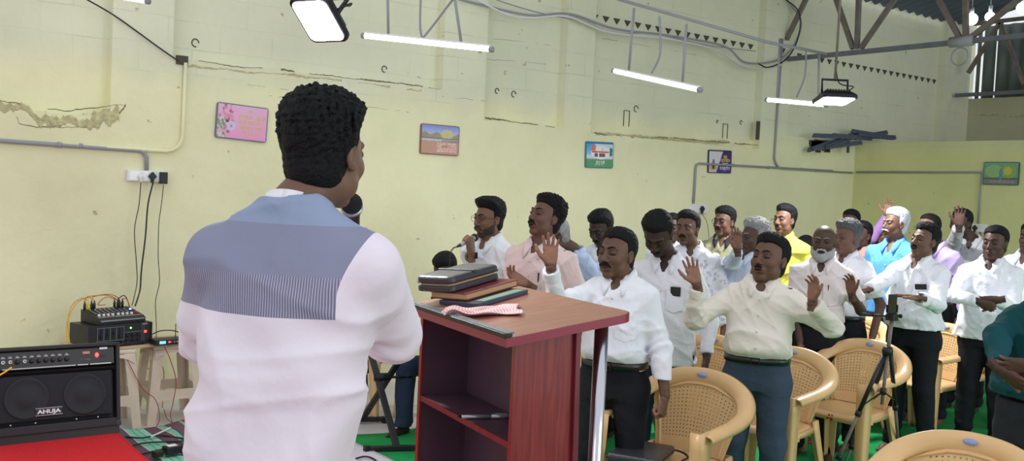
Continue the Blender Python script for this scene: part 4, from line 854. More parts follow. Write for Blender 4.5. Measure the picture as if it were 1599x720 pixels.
mb = MB(); mb.surf(rows, .004); o = mb.build('white_sheet', MT['cloth_w'], None, loc=(2.14, 6.9, .004)); tag(o, 'white crumpled sheet on the floor right of the striped mat', 'sheet')
def fl(px, py, z=.045): return on_z(px, py, z)
fc = [('black cable crossing the striped mat, upper one', [(196, 682), (220, 684), (250, 680), (280, 684), (305, 688)]), ('black cable crossing the striped mat, lower one', [(200, 698), (225, 692), (255, 690), (290, 688), (312, 680)]), ('black cable running along the red carpet edge to the adapters', [(210, 712), (235, 706), (262, 700), (290, 695), (315, 690)]), ('thin cable curling beside the speaker legs', [(297, 700), (293, 695), (297, 690), (305, 692), (310, 700)])]
for lb, p in fc: cord(lb, [fl(a, b) for a, b in p], MT['wire_b'], .006)
cord('white cable with a plug lying across the striped mat', [fl(236, 682, .05), fl(245, 678, .05), fl(256, 673, .05), fl(266, 668, .05)], MT['wire_w'], .006)
cord('thin pink wire curled over the white sheet', [fl(256, 640, .03), fl(262, 655, .03), fl(275, 661, .03), fl(292, 660, .03), fl(303, 652, .03)], MT['wire_r'], .003)
for lb, px, py, w, d, hgt, r in (('black adapter with a white label on the mat at the bottom', 268, 708, .1, .07, .05, .2), ('small black adapter right of the labelled one', 283, 702, .07, .06, .04, -.2), ('small black plug adapter at the bottom beside the red carpet', 246, 714, .06, .05, .04, .4)):
    p = on_z(px, py, .045); t = thing('power_adapter', lb, 'adapter', p, r); o = rbox('case', w, d, hgt, MT['black'], .008, t)
    if 'white label' in lb: mb = MB(); mb.box((-.03, -.022, hgt), (.03, .022, hgt+.002)); mb.build('sticker', MT['white'], t)
    mb = MB(); mb.tube(sweep([(w/2-.005, 0, .02), (w/2+.05, -.02, .01), (w/2+.1, -.1, .0)], 5), .004, 6); mb.build('lead', MT['wire_b'], t)

# ================================================================== KEYBOARD STAND AND FLOOR SPEAKER BOX
fa = on_z(566, 657, .02); fb = on_z(620, 702, .02)
t = thing('keyboard_stand', 'black folding X keyboard stand on the floor between the speaker and the lectern', 'stand', ((fa.x+fb.x)/2, (fa.y+fb.y)/2, 0)); o0 = Vector(t.location)
dd = (fb-fa); dh = Vector((dd.x, dd.y, 0)); fd = Vector((RIGHT.x, RIGHT.y, 0))*.9+VIEW*.25; fd.normalize()
A_ = Vector((fa.x, fa.y, .03))-o0; B_ = Vector((fb.x, fb.y, .03))-o0
for q in (A_, B_): mb = MB(); mb.bar(q-fd*.2, q+fd*.17, .035, .035); mb.build('foot_bar', MT['black'], t, .004); 
for q in (A_, B_):
    for s in (-.2, .17): mb = MB(); mb.box(tuple(q+fd*s-Vector((.022, .022, .03))), tuple(q+fd*s+Vector((.022, .022, .02)))); mb.build('rubber_cap', MT['dark'], t, .004)
top_a = at(574, 545, 7.0)-o0; top_b = at(657, 540, 6.8)-o0
mb = MB(); mb.bar(A_, Vector((B_.x, B_.y, .82))+RIGHT*.1, .045, .022); mb.build('leg', MT['black'], t, .003)
mb = MB(); mb.bar(B_, Vector((A_.x, A_.y, .82))-RIGHT*.05, .045, .022); mb.build('leg', MT['black'], t, .003)
mid = (A_+B_)/2+Vector((0, 0, .4)); mb = MB(); mb.tube([mid-fd*.05, mid+fd*.06], .03, 14); mb.tube([mid, mid+fd*.22], .01, 8); mb.build('pivot', MT['dark'], t)
for q in (Vector((B_.x, B_.y, .83))+RIGHT*.1, Vector((A_.x, A_.y, .83))-RIGHT*.05): mb = MB(); mb.bar(q-fd*.16, q+fd*.16, .03, .03); mb.build('top_bar', MT['black'], t, .003)
sb = on_wall(566, 588, 7.3)
t = thing('speaker_box', 'black speaker box standing against the wall behind a tan chair', 'loudspeaker', (sb.x, 7.36, .18), 0); 
mb = MB(); mb.box((-.14, -.12, .0), (.14, .12, .34)); mb.build('cabinet', MT['tolex'], t, .008); mb = MB(); mb.box((-.12, -.128, .02), (.12, -.118, .32)); mb.build('grille', grille.data.materials[0], t, .004)
for sx in (-1, 1):
    for sy in (-1, 1): mb = MB(); mb.tube([(sx*.11, sy*.09, 0), (sx*.13, sy*.1, -.18)], .012, 8); mb.build('leg', MT['black'], t)
cord('black cable lying on the green carpet near the speaker', [on_z(556, 716, .03), on_z(570, 713, .03), on_z(582, 716, .03), on_z(590, 722, .03)], r=.006)

# ================================================================== LECTERN
lo = ground(790, 2.97); LM0 = Matrix.Translation(lo) @ Matrix.Rotation(-.13, 4, "Z"); lo = LM0 @ Vector((0, -.085, 0)); LM = Matrix.Translation(lo) @ Matrix.Rotation(-.13, 4, "Z")
lec = thing('lectern', 'dark red laminate lectern with a sloping top, open shelves and steel poles', 'lectern', lo, -.13)
LW = .83; LD = .455; ZL = 1.352; SLP = .066/.45
tp = lambda b_, z=0: ZL+b_*SLP+z
mb = MB(); rr_ = .05; poly = [Vector((-.02, 0, 0)), Vector((LD-rr_, 0, 0))]+[Vector((LD-rr_+math.sin(a)*rr_, rr_-math.cos(a)*rr_, 0)) for a in [k*math.pi/2/6 for k in range(1, 7)]]+[Vector((LD-rr_+math.cos(a)*rr_, LW-rr_+math.sin(a)*rr_, 0)) for a in [k*math.pi/2/6 for k in range(0, 7)]]+[Vector((-.02, LW, 0))]
for p in poly: p.z = tp(p.x)
mb.prism(poly, (0, 0, -.028), (0, 0, -.0015)); o = mb.build('top_edge', MT['edge'], lec)
ctr = Vector((LD/2, LW/2, 0)); p2 = [Vector((p.x*.985+ctr.x*.015, p.y*.99+ctr.y*.01, tp(p.x))) for p in poly]; mb = MB(); mb.prism(p2, (0, 0, -.004), (0, 0, 0)); mb.build('top', MT['top'], lec)
zb = ST+.03
def panel(y0, y1, mat, name):   # side panel: vertical open edge, slanting rear edge
    mb = MB(); P = [Vector((.045, 0, zb)), Vector((.045, 0, tp(.045, -.028))), Vector((.25, 0, tp(.25, -.028))), Vector((.275, 0, zb))]; mb.prism(P, (0, y0, 0), (0, y1, 0)); return mb.build(name, mat, lec, .0015)
panel(.045, .063, MT['winered'], 'side_panel'); panel(LW-.063, LW-.045, MT['plum'], 'side_panel')
mb = MB(); P = [Vector((.25, 0, tp(.25, -.028))), Vector((.268, 0, tp(.268, -.028))), Vector((.30, 0, zb)), Vector((.275, 0, zb))]; mb.prism(P, (0, .03, 0), (0, LW-.03, 0)); mb.build('front_panel', MT['wine'], lec, .002)
mb = MB(); mb.box((.235, .063, zb), (.247, LW-.063, tp(.24, -.028))); mb.build('back_board', MT['plum'], lec)
for z in (1.0, .62, zb+.02):
    mb = MB(); mb.box((.05, .063, z-.009), (.236, LW-.063, z+.009)); mb.build('shelf', MT['plum'], lec)
    mb = MB(); mb.box((.04, .063, z-.010), (.05, LW-.063, z+.010)); mb.build('shelf_edge', MT['wine'], lec)
for ya, yb_ in ((.043, .065), (LW-.065, LW-.043)): mb = MB(); mb.box((.038, ya, zb), (.046, yb_, tp(.04, -.028))); mb.build('panel_edge', MT['winered'], lec)
mb = MB(); mb.box((-.02, 0, ST), (.47, LW, zb)); mb.build('plinth', MT['wine'], lec, .004)
for y in (.055, LW-.055):
    mb = MB(); mb.tube([(.362, y, zb), (.362, y, tp(.362, -.028))], .023, 20); mb.build('steel_pole', MT['steel'], lec); mb = MB(); mb.lathe([(.035, 0), (.035, .006), (.024, .012)], 20, (.362, y, zb)); mb.build('pole_flange', MT['steel'], lec)
mb = MB(); mb.prism([Vector((-.024, 0, tp(-.024, 0))), Vector((.004, 0, tp(.004, 0))), Vector((.004, 0, tp(.004, .012))), Vector((-.024, 0, tp(-.024, .014)))], (0, .005, 0), (0, LW-.02, 0)); mb.build('stop_strip', MT['black'], lec, .002)
mb = MB(); mb.prism([Vector((-.02, 0, tp(-.02, .014))), Vector((.006, 0, tp(.006, .010))), Vector((.006, 0, tp(.006, .016))), Vector((-.02, 0, tp(-.02, .0165)))], (0, .0, 0), (0, LW-.02, 0)); mb.build('stop_strip_cover', M('clear_strip', srgb(96, 100, 112), .2, coat=.4), lec, .001)
# things on the lectern: matrix of the sloping top
TM = LM @ Matrix.Translation((0, 0, ZL)) @ Matrix.Rotation(-math.atan(SLP), 4, 'Y')
def top_xy(px, py):
    d = ray(px, py); Mi = TM.inverted(); o_ = Mi @ Vector((0, 0, HC)); e_ = Mi @ (Vector((0, 0, HC))+Vector(d)); v = e_-o_; t_ = -o_.z/v.z; p = o_+v*t_; return p.x, p.y
def top_thing(name, label, cat, x, y, yaw, z=0):
    t = thing(name, label, cat); Mx = TM @ Matrix.Translation((x, y, z)) @ Matrix.Rotation(yaw, 4, 'Z'); t.location = Mx.to_translation(); t.rotation_euler = Mx.to_euler(); return t
bx, by = top_xy(715, 458); ca = top_xy(692, 470); cb = top_xy(772, 448); cyaw = math.atan2(cb[1]-ca[1], cb[0]-ca[0]); cl_ = math.hypot(cb[0]-ca[0], cb[1]-ca[1])
# zip case stack, books, phone, handkerchief, pen
cyaw = math.radians(-68)
X0 = top_xy(705, 462); 
case = top_thing('leather_case', 'black zip-up leather book case topmost on the lectern', 'case', .195, .775, math.radians(25), .046)
def pill(w, d, r, n=6):
    out = []
    for sx, sy, a0 in ((1, 1, 0), (-1, 1, 90), (-1, -1, 180), (1, -1, 270)):
        for k in range(n+1): a = math.radians(a0+90*k/n); out.append((sx*(w/2-r)+math.cos(a)*r, sy*(d/2-r)+math.sin(a)*r))
    return out
def slab(name, w, d, levels, mat, parent, r=.02, warp=None):   # levels: (z, inset)
    rings = []
    for z, ins in levels: rings.append([(x, y, z+(warp(x, y) if warp else 0)) for x, y in pill(w-2*ins, d-2*ins, max(.004, r-ins*.5))])
    n = len(rings[0]); vs = [v for r_ in rings for v in r_]; fs = [(i*n+k, i*n+(k+1) % n, (i+1)*n+(k+1) % n, (i+1)*n+k) for i in range(len(rings)-1) for k in range(n)]
    fs += [tuple(reversed(range(n))), tuple((len(rings)-1)*n+k for k in range(n))]; mb = MB(); mb.add(vs, fs); o = mb.build(name, mat, parent); bevel(o, .002); return o
CW, CD = .30, .175
slab('lower_cover', CW, CD, ((0, .006), (.003, 0), (.02, .0), (.023, .004)), MT['leather'], case, .025)
slab('page_block', CW-.02, CD-.02, ((.02, 0), (.038, 0)), MT['pages'], case, .02)
slab('upper_cover', CW, CD, ((.034, .004), (.037, 0), (.052, .0), (.058, .004), (.061, .012)), MT['leather'], case, .028, lambda x, y: -.1*x*x)
mb = MB(); mb.tube([(x, y, .035) for x, y in pill(CW+.002, CD+.002, .026)], .0022, 6, True); mb.build('zip', MT['dark'], case)
mb = MB(); mb.box((-.012, -CD/2-.002, .052), (.004, CD/2+.002, .0635)); mb.build('strap', MT['leather'], case, .002)
b2 = top_thing('zip_cover_book', 'maroon covered book lying under the black leather case', 'book', .235, .725, math.radians(22), .018); slab('cover', .30, .19, ((0, 0), (.003, 0)), MT['glove'], b2, .008); slab('page_block', .29, .18, ((.0032, 0), (.023, 0)), MT['pages'], b2, .004); slab('upper_cover', .30, .19, ((.0232, 0), (.0265, 0)), MT['glove'], b2, .008)
b3 = top_thing('notebook', 'dark blue notebook lying lowest in the stack on the lectern', 'book', .235, .65, math.radians(20), .001); slab('cover', .28, .20, ((0, 0), (.0155, 0)), MT['glass'], b3, .006); 
mb = MB(); mb.box((-.1, -.094, .0156), (.12, -.05, .0166)); mb.build('cover_print', M('green_print', srgb(120, 150, 130), .4), b3)
# checked handkerchief
def check_mat():
    m = bpy.data.materials.new('checked_cotton'); m.use_nodes = True; N = m.node_tree.nodes; L = m.node_tree.links; b = N['Principled BSDF']; b.inputs['Roughness'].default_value = .9
    uv = N.new('ShaderNodeUVMap'); sp = N.new('ShaderNodeSeparateXYZ'); L.new(uv.outputs[0], sp.inputs[0]); fs = []
    for i in (0, 1):
        a = N.new('ShaderNodeMath'); a.operation = 'MULTIPLY'; a.inputs[1].default_value = 26; L.new(sp.outputs[i], a.inputs[0]); f = N.new('ShaderNodeMath'); f.operation = 'FRACT'; L.new(a.outputs[0], f.inputs[0]); g = N.new('ShaderNodeMath'); g.operation = 'GREATER_THAN'; g.inputs[1].default_value = .62; L.new(f.outputs[0], g.inputs[0]); fs.append(g.outputs[0])
    ad = N.new('ShaderNodeMath'); ad.operation = 'ADD'; L.new(fs[0], ad.inputs[0]); L.new(fs[1], ad.inputs[1]); mr = N.new('ShaderNodeMapRange'); mr.inputs['From Max'].default_value = 2; L.new(ad.outputs[0], mr.inputs[0])
    mx = N.new('ShaderNodeMix'); mx.data_type = 'RGBA'; mx.inputs[6].default_value = srgb(240, 216, 216); mx.inputs[7].default_value = srgb(196, 110, 118); L.new(mr.outputs[0], mx.inputs[0]); L.new(mx.outputs[2], b.inputs['Base Color']); return m
def cloth_mesh(n, m_, fn):
    vs = [fn(i/(n-1), j/(m_-1)) for i in range(n) for j in range(m_)]; fs = [(i*m_+j, (i+1)*m_+j, (i+1)*m_+j+1, i*m_+j+1) for i in range(n-1) for j in range(m_-1)]
    me = bpy.data.meshes.new('cloth'); me.from_pydata(vs, [], fs); uvl = me.uv_layers.new(name='UVMap'); idx = np.zeros(len(me.loops), dtype=np.int32); me.loops.foreach_get('vertex_index', idx)
    uv = np.stack([(idx//m_)/(n-1), (idx % m_)/(m_-1)], 1).astype(np.float32); uvl.data.foreach_set('uv', uv.ravel()); me.polygons.foreach_set('use_smooth', [True]*len(fs)); me.update(); return me
hk = cloth_mesh(60, 40, lambda u, v: ((u-.5)*.26+.008*math.sin(v*9), (v-.5)*(.07+.11*u)+.01*math.sin(u*11), .003+.007*(1+math.sin(v*15+u*4))*(1-.5*u)+.012*math.exp(-((u-.12)/.12)**2)+.003*(1+math.sin(u*14+v*9))))
h1 = top_xy(712, 495); h2 = top_xy(785, 488); hm = TM @ Matrix.Translation(((h1[0]+h2[0])/2+.01, (h1[1]+h2[1])/2, .002)) @ Matrix.Rotation(math.atan2(h2[1]-h1[1], h2[0]-h1[0]), 4, 'Z')
o = link('handkerchief', hk, check_mat(), None); sm = o.modifiers.new('thick', 'SOLIDIFY'); sm.thickness = .003; o.location = hm.to_translation(); o.rotation_euler = hm.to_euler(); tag(o, 'crumpled red and white checked handkerchief on the lectern top', 'handkerchief')
pn = LM @ Vector((.11, .36, 1.018)); t = thing('pen', 'silver grey pen lying on the upper shelf inside the lectern', 'pen', pn, 0, rot=(0, 0, math.radians(-22)))
mb = MB(); mb.tube([(-.085, 0, 0), (.02, 0, 0)], .0065, 10); mb.build('barrel', MT['silver'], t); mb = MB(); mb.tube([(.02, 0, 0), (.085, 0, 0)], .0075, 10); mb.box((.03, -.001, .007), (.075, .002, .011)); mb.build('cap', MT['silver'], t); mb = MB(); mb.tube([(-.085, 0, 0), (-.1, 0, 0)], [.005, .001], 8); mb.build('tip', MT['dark'], t)

# ================================================================== TRIPOD
tg = ground(1383, 5.9); TD = 5.9
tt = thing('camera_tripod', 'black camera tripod with a phone on top among the tan chairs', 'tripod', tg); tv = Vector(tg)
def tpt(px, py, dd=0): return at(px, py, TD+dd)-tv
jn = tpt(1386, 548); mb = MB(); mb.tube([tpt(1393, 497), tpt(1385, 560)], .012, 10); mb.tube([tpt(1385, 560), tpt(1377, 632)], .010, 10); mb.build('centre_column', MT['rust'], tt)
mb = MB(); mb.lathe([(.0, -.03), (.028, -.028), (.034, 0), (.026, .025), (.0, .027)], 16, jn); mb.build('collar', MT['black'], tt)
legs = [((1381, 552), 1326, -.30), ((1384, 556), 1338, .18), ((1391, 553), 1438, .12)]
def leg_line(a, fx, dd):
    A = at(a[0], a[1], TD)-tv; G = ground(fx, TD+dd)-tv; return A, G
feet = [(-118, -.18), (-60, .5), (0, 0)]
def mkleg(A, G):
    mb = MB(); d = G-A; mb.tube([A, A+d*.42], .0135, 10); mb.build('leg_upper', MT['black'], tt); mb = MB(); mb.tube([A+d*.40, A+d*.72], .0105, 10); mb.build('leg_middle', MT['rust'], tt); mb = MB(); mb.tube([A+d*.70, A+d*.985], .008, 8); mb.build('leg_lower', MT['rust'], tt)
    for q in (.41, .71): mb = MB(); mb.tube([A+d*(q-.015), A+d*(q+.02)], .019, 10); mb.build('leg_lock', MT['black'], tt)
    mb = MB(); mb.tube([A+d*.97, A+d*1.0], .014, 8); mb.build('rubber_foot', MT['black'], tt); return A+d*.36
cen = tpt(1379, 611); ang0 = math.radians(20)
G1 = ground(1310, TD-.1)-tv; G2 = ground(1336, TD+.32)-tv; G3 = ground(1434, TD+.5)-tv
for a, G in (((1381, 553), G1), ((1385, 556), G2), ((1391, 553), G3)):
    k = mkleg(at(a[0], a[1], TD)-tv, G); mb = MB(); mb.bar(cen, k, .014, .004); mb.build('spreader', MT['black'], tt)
mb = MB(); mb.tube([cen+Vector((0, 0, -.02)), cen+Vector((0, 0, .02))], .018, 10); mb.build('spreader_hub', MT['black'], tt)
hd = tpt(1393, 493); mb = MB(); mb.box(tuple(hd-Vector((.028, .028, .03))), tuple(hd+Vector((.028, .028, .012)))); mb.lathe([(.016, -.03), (.02, -.01), (.016, .03)], 12, hd+Vector((0, 0, .0)), tuple(RIGHT)); mb.build('pan_head', MT['black'], tt, .004)
mb = MB(); mb.tube([hd+Vector((0, 0, -.005)), tpt(1362, 492, -.05)], .006, 8); mb.build('pan_handle', MT['dark'], tt); mb = MB(); mb.tube([tpt(1362, 492, -.05), tpt(1346, 491, -.08)], .011, 10); mb.build('handle_grip', MT['black'], tt)
mb = MB(); mb.tube([hd, hd+RIGHT*.05], .006, 8); mb.lathe([(.013, 0), (.013, .014), (0, .014)], 10, hd+RIGHT*.045, tuple(RIGHT)); mb.build('lock_knob', MT['dark'], tt)
ph = tpt(1393, 481); t = thing('mobile_phone', 'black mobile phone mounted upright on the tripod head', 'phone', ph+tv, face_yaw(1393, -50)+.0)
o = rbox('phone_body', .075, .009, .15, MT['black'], .004, t); o.location = (0, 0, -.065); mb = MB(); mb.box((-.034, .0045, -.058), (.034, .0055, .078)); mb.build('screen', M('phone_screen', srgb(12, 12, 16), .1), t)
mb = MB(); mb.box((-.02, -.012, -.075), (.02, .012, -.062)); mb.box((-.042, -.01, -.03), (-.037, .01, .02)); mb.box((.037, -.01, -.03), (.042, .01, .02)); mb.bar((-.04, -.009, -.01), (.04, -.009, -.01), .01, .005); mb.bar((0, -.009, -.06), (0, -.009, -.01), .01, .005); mb.build('phone_clamp', MT['dark'], t)
# ================================================================== SIGNED-DISTANCE MODELLING (bodies, clothes, hair)
class Field:
    def __init__(s, lo, hi, h):
        s.lo = np.array(lo, float); s.h = h; s.n = np.maximum(4, np.ceil((np.array(hi, float)-s.lo)/h).astype(int)+1)
        s.ax = [s.lo[i]+h*np.arange(s.n[i]) for i in range(3)]; s.D = np.full(s.n, 1.0, np.float32)
    def sl(s, lo, hi, m):
        a = np.clip(np.floor((np.array(lo)-m-s.lo)/s.h).astype(int), 0, s.n); b = np.clip(np.ceil((np.array(hi)+m-s.lo)/s.h).astype(int)+1, 0, s.n)
        if np.any(b <= a): return None
        return tuple(slice(a[i], b[i]) for i in range(3))
    def grid(s, q): return (s.ax[0][q[0]][:, None, None], s.ax[1][q[1]][None, :, None], s.ax[2][q[2]][None, None, :])
    def comb(s, q, d, k, op):
        A = s.D[q]
        if op == 'u':
            if k > 0: h = np.clip(.5+.5*(A-d)/k, 0, 1); s.D[q] = A*(1-h)+d*h-k*h*(1-h)
            else: s.D[q] = np.minimum(A, d)
        else:
            d = -d
            if k > 0: h = np.clip(.5-.5*(A-d)/k, 0, 1); s.D[q] = A*(1-h)+d*h+k*h*(1-h)
            else: s.D[q] = np.maximum(A, d)
    def ell(s, c, r, k=0, op='u', R=None):
        c = np.array(c, float); r = np.array(r if hasattr(r, '__len__') else (r, r, r), float); e = r.max()+.0
        q = s.sl(c-(r if R is None else e), c+(r if R is None else e), k+.03)
        if q is None: return s
        X, Y, Z = s.grid(q); X = X-c[0]; Y = Y-c[1]; Z = Z-c[2]
        if R is not None: X, Y, Z = (R[0][0]*X+R[1][0]*Y+R[2][0]*Z, R[0][1]*X+R[1][1]*Y+R[2][1]*Z, R[0][2]*X+R[1][2]*Y+R[2][2]*Z)
        k0 = np.sqrt((X/r[0])**2+(Y/r[1])**2+(Z/r[2])**2); k1 = np.sqrt((X/r[0]**2)**2+(Y/r[1]**2)**2+(Z/r[2]**2)**2)+1e-6
        s.comb(q, (k0*(k0-1)/k1).astype(np.float32), k, op); return s
    def cone(s, a, b, ra, rb=None, k=0, op='u', fy=1.0):
        rb = ra if rb is None else rb; a = np.array(a, float); b = np.array(b, float); m = max(ra, rb)
        q = s.sl(np.minimum(a, b)-m, np.maximum(a, b)+m, k+.03)
        if q is None: return s
        X, Y, Z = s.grid(q); d = b-a; L = d@d+1e-9; px, py, pz = X-a[0], (Y-a[1]), Z-a[2]; t = np.clip((px*d[0]+py*d[1]+pz*d[2])/L, 0, 1)
        s.comb(q, (np.sqrt((px-t*d[0])**2+((py-t*d[1])/fy)**2+(pz-t*d[2])**2)-(ra+(rb-ra)*t)).astype(np.float32), k, op); return s
    def loft(s, prof, k=0, e=2.3, op='u', capz=True):
        """prof rows: z, cx, cy, rx, ry (sorted by z)"""
        P = np.array(sorted(prof)); z0, z1 = P[0, 0], P[-1, 0]; lo = [(P[:, 1]-P[:, 3]).min(), (P[:, 2]-P[:, 4]).min(), z0]; hi = [(P[:, 1]+P[:, 3]).max(), (P[:, 2]+P[:, 4]).max(), z1]
        q = s.sl(lo, hi, k+.03)
        if q is None: return s
        X, Y, Z = s.grid(q); z = Z.ravel(); 
        zz = np.linspace(z0, z1, 120); f = [np.interp(z, zz, np.convolve(np.pad(np.interp(zz, P[:, 0], P[:, i]), 4, 'edge'), np.ones(9)/9, 'valid'))[None, None, :] for i in (1, 2, 3, 4)]
        cx, cy, rx, ry = f; g = (np.abs((X-cx)/rx)**e+np.abs((Y-cy)/ry)**e)**(1/e); d = (g-1)*np.minimum(rx, ry)*1.0
        if capz: d = np.maximum(d, np.maximum(z0-Z, Z-z1))
        s.comb(q, d.astype(np.float32), k, op); return s
    def full(s): return s.grid((slice(None),)*3)
    def cut(s, fn, k=0): s.D = (np.maximum(s.D, fn(*s.full())) if k == 0 else s.D).astype(np.float32); return s      # keep where fn<0
    def disp(s, fn): 
        s.D = (s.D+fn(*s.full())).astype(np.float32); return s
    def verts(s):
        D = s.D; D[0], D[-1] = 1, 1; D[:, 0], D[:, -1] = 1, 1; D[:, :, 0], D[:, :, -1] = 1, 1
        S = D < 0; c = np.zeros(tuple(np.array(S.shape)-1), np.int8)
        for i in (0, 1):
            for j in (0, 1):
                for k in (0, 1): c += S[i:S.shape[0]-1+i, j:S.shape[1]-1+j, k:S.shape[2]-1+k]
        I = np.argwhere((c > 0) & (c < 8)); n = len(I); acc = np.zeros((n, 3)); cnt = np.zeros(n); idm = np.full(c.shape, -1, np.int64); idm[I[:, 0], I[:, 1], I[:, 2]] = np.arange(n)
        cor = [(0, 0, 0), (1, 0, 0), (0, 1, 0), (1, 1, 0), (0, 0, 1), (1, 0, 1), (0, 1, 1), (1, 1, 1)]; dv = [D[I[:, 0]+a, I[:, 1]+b, I[:, 2]+g] for a, b, g in cor]
        for a, b in ((0, 1), (2, 3), (4, 5), (6, 7), (0, 2), (1, 3), (4, 6), (5, 7), (0, 4), (1, 5), (2, 6), (3, 7)):
            m = (dv[a] < 0) != (dv[b] < 0); t = dv[a][m]/(dv[a][m]-dv[b][m]); A = np.array(cor[a], float); B = np.array(cor[b], float); acc[m] += A+(B-A)*t[:, None]; cnt[m] += 1
        V = s.lo+s.h*(I+acc/cnt[:, None]); F = []
        for ax in range(3):
            sa = [slice(None)]*3; sb = [slice(None)]*3; sa[ax] = slice(0, -1); sb[ax] = slice(1, None); S0 = S[tuple(sa)]; S1 = S[tuple(sb)]; E = np.argwhere(S0 != S1)
            u, v = [(1, 2), (2, 0), (0, 1)][ax]; E = E[(E[:, u] > 0) & (E[:, v] > 0) & (E[:, u] < c.shape[u]) & (E[:, v] < c.shape[v])]
            if len(E) == 0: continue
            def g(du, dv_): J = E.copy(); J[:, u] -= du; J[:, v] -= dv_; return idm[J[:, 0], J[:, 1], J[:, 2]]
            q = np.stack([g(1, 1), g(0, 1), g(0, 0), g(1, 0)], 1); ins = S0[E[:, 0], E[:, 1], E[:, 2]]; q[~ins] = q[~ins][:, ::-1]; F.append(q)
        F = np.concatenate(F) if F else np.zeros((0, 4), int); return V, F[(F >= 0).all(1)]
def relax(V, F, it=1, lam=.5):
    for _ in range(it):
        acc = np.zeros_like(V); cnt = np.zeros(len(V))
        for a in range(4):
            for b in ((a+1) % 4, (a-1) % 4):
                np.add.at(acc, F[:, a], V[F[:, b]]); np.add.at(cnt, F[:, a], 1)
        V = V*(1-lam)+lam*acc/np.maximum(cnt, 1)[:, None]
    return V
def np_mesh(name, V, F, col=None):
    me = bpy.data.meshes.new(name); me.vertices.add(len(V)); me.vertices.foreach_set('co', V.astype(np.float32).ravel()); me.loops.add(F.size); me.loops.foreach_set('vertex_index', F.astype(np.int32).ravel())
    me.polygons.add(len(F)); me.polygons.foreach_set('loop_start', np.arange(0, F.size, 4, dtype=np.int32)); me.polygons.foreach_set('use_smooth', np.ones(len(F), bool)); me.update(calc_edges=True)
    if col is not None: a = me.color_attributes.new('Col', 'FLOAT_COLOR', 'POINT'); a.data.foreach_set('color', np.concatenate([col, np.ones((len(col), 1))], 1).astype(np.float32).ravel())
    return me
def fold(X, Y, Z, seed, f=18, amp=.006):
    r = np.random.RandomState(seed); out = 0
    for k in range(4):
        a = r.normal(size=3); a /= np.linalg.norm(a); b = r.normal(size=3); b /= np.linalg.norm(b); fr = f*(1+.8*k)
        w = np.sin(fr*.55*(b[0]*X+b[1]*Y+b[2]*Z)+r.uniform(0, 6)); out = out+(1-np.abs(np.sin(.5*fr*(a[0]*X+a[1]*Y+a[2]*Z)+1.5*w+r.uniform(0, 6))))**2.2/(1+.7*k)
    return -(out-.55)*amp
def rotm(yaw=0, pitch=0, roll=0):   # local (x right, y forward, z up): yaw about z, pitch about x (+ = chin up), roll about y
    return (Matrix.Rotation(yaw, 3, 'Z') @ Matrix.Rotation(pitch, 3, 'X') @ Matrix.Rotation(roll, 3, 'Y'))
# ------------------------------------------------------------------ head
def head_field(h, P):
    wd = P.get('face_w', 1.0); F = Field((-.105, -.13, -.25), (.105, .135, .145), h)
    F.ell((0, -.016, .036), (.0745*wd, .094, .084)); F.ell((0, .016, -.022), (.0635*wd, .070, .082), .03); F.ell((0, .060, -.096), (.024*wd, .018, .018), .03)
    for s in (-1, 1):
        F.ell((s*.046*wd, .014, -.066), (.02, .03, .026), .03); F.ell((s*.037*wd, .057, -.022), (.022, .022, .022), .022)
        F.cone((s*.010, .083, .030), (s*.044, .069, .030), .0095, .008, .012)
        F.ell((s*.031, .097, .011), (.021, .020, .014), .010, 's'); F.ell((s*.0310, .0735, .010), (.0165, .0145, .0125), .004)
    F.cone((0, .079, .020), (0, .101, -.022), .0085, .0125, .010); F.ell((0, .102, -.026), (.0125, .012, .0105), .006)
    for s in (-1, 1): F.ell((s*.0135, .091, -.030), (.0085, .011, .008), .006); F.ell((s*.007, .100, -.037), (.0042, .006, .004), .003, 's')
    m = P.get('mouth', 0)
    F.ell((0, .074, -.060), (.030, .018, .020), .014); F.cone((-.018, .082, -.0555), (.018, .082, -.0555), .0062, .0062, .006); F.ell((0, .090, -.0555), (.016, .006, .005), .004); F.ell((0, .086, -.069-m*.5), (.0185, .0085, .0072), .005)
    F.ell((0, .094, -.0622-m*.3), (.020, .012, .0016+m), .002, 's'); F.ell((0, .081, -.079-m), (.016, .006, .004), .006, 's')
    for s in (-1, 1):
        R = np.array(rotm(0, .2*0, 0)); F.ell((s*.0765*wd, -.010, .002), (.0085, .0175, .031), .006); F.ell((s*.083*wd, -.004, .004), (.006, .0105, .019), .003, 's'); F.ell((s*.075*wd, -.002, -.024), (.007, .008, .010), .004)
    nw = P.get('neck', .052); F.cone((0, -.022, -.055), tuple(P['neck_base']), nw, nw*1.12, .03)
    return F
HAIR_SETS = dict(
    short=dict(t=.009, top=.004, rough=.0025, recede=.006), full=dict(t=.013, top=.008, rough=.0045), curly=dict(t=.014, top=.013, rough=.009), quiff=dict(t=.012, top=.014, rough=.005, quiff=1),
    thin=dict(t=.006, top=.001, rough=.002, recede=.02), crop=dict(t=.007, top=.001, rough=.002), part=dict(t=.012, top=.006, rough=.003, recede=.012, side=1), wavy=dict(t=.014, top=.012, rough=.008), bald=None)
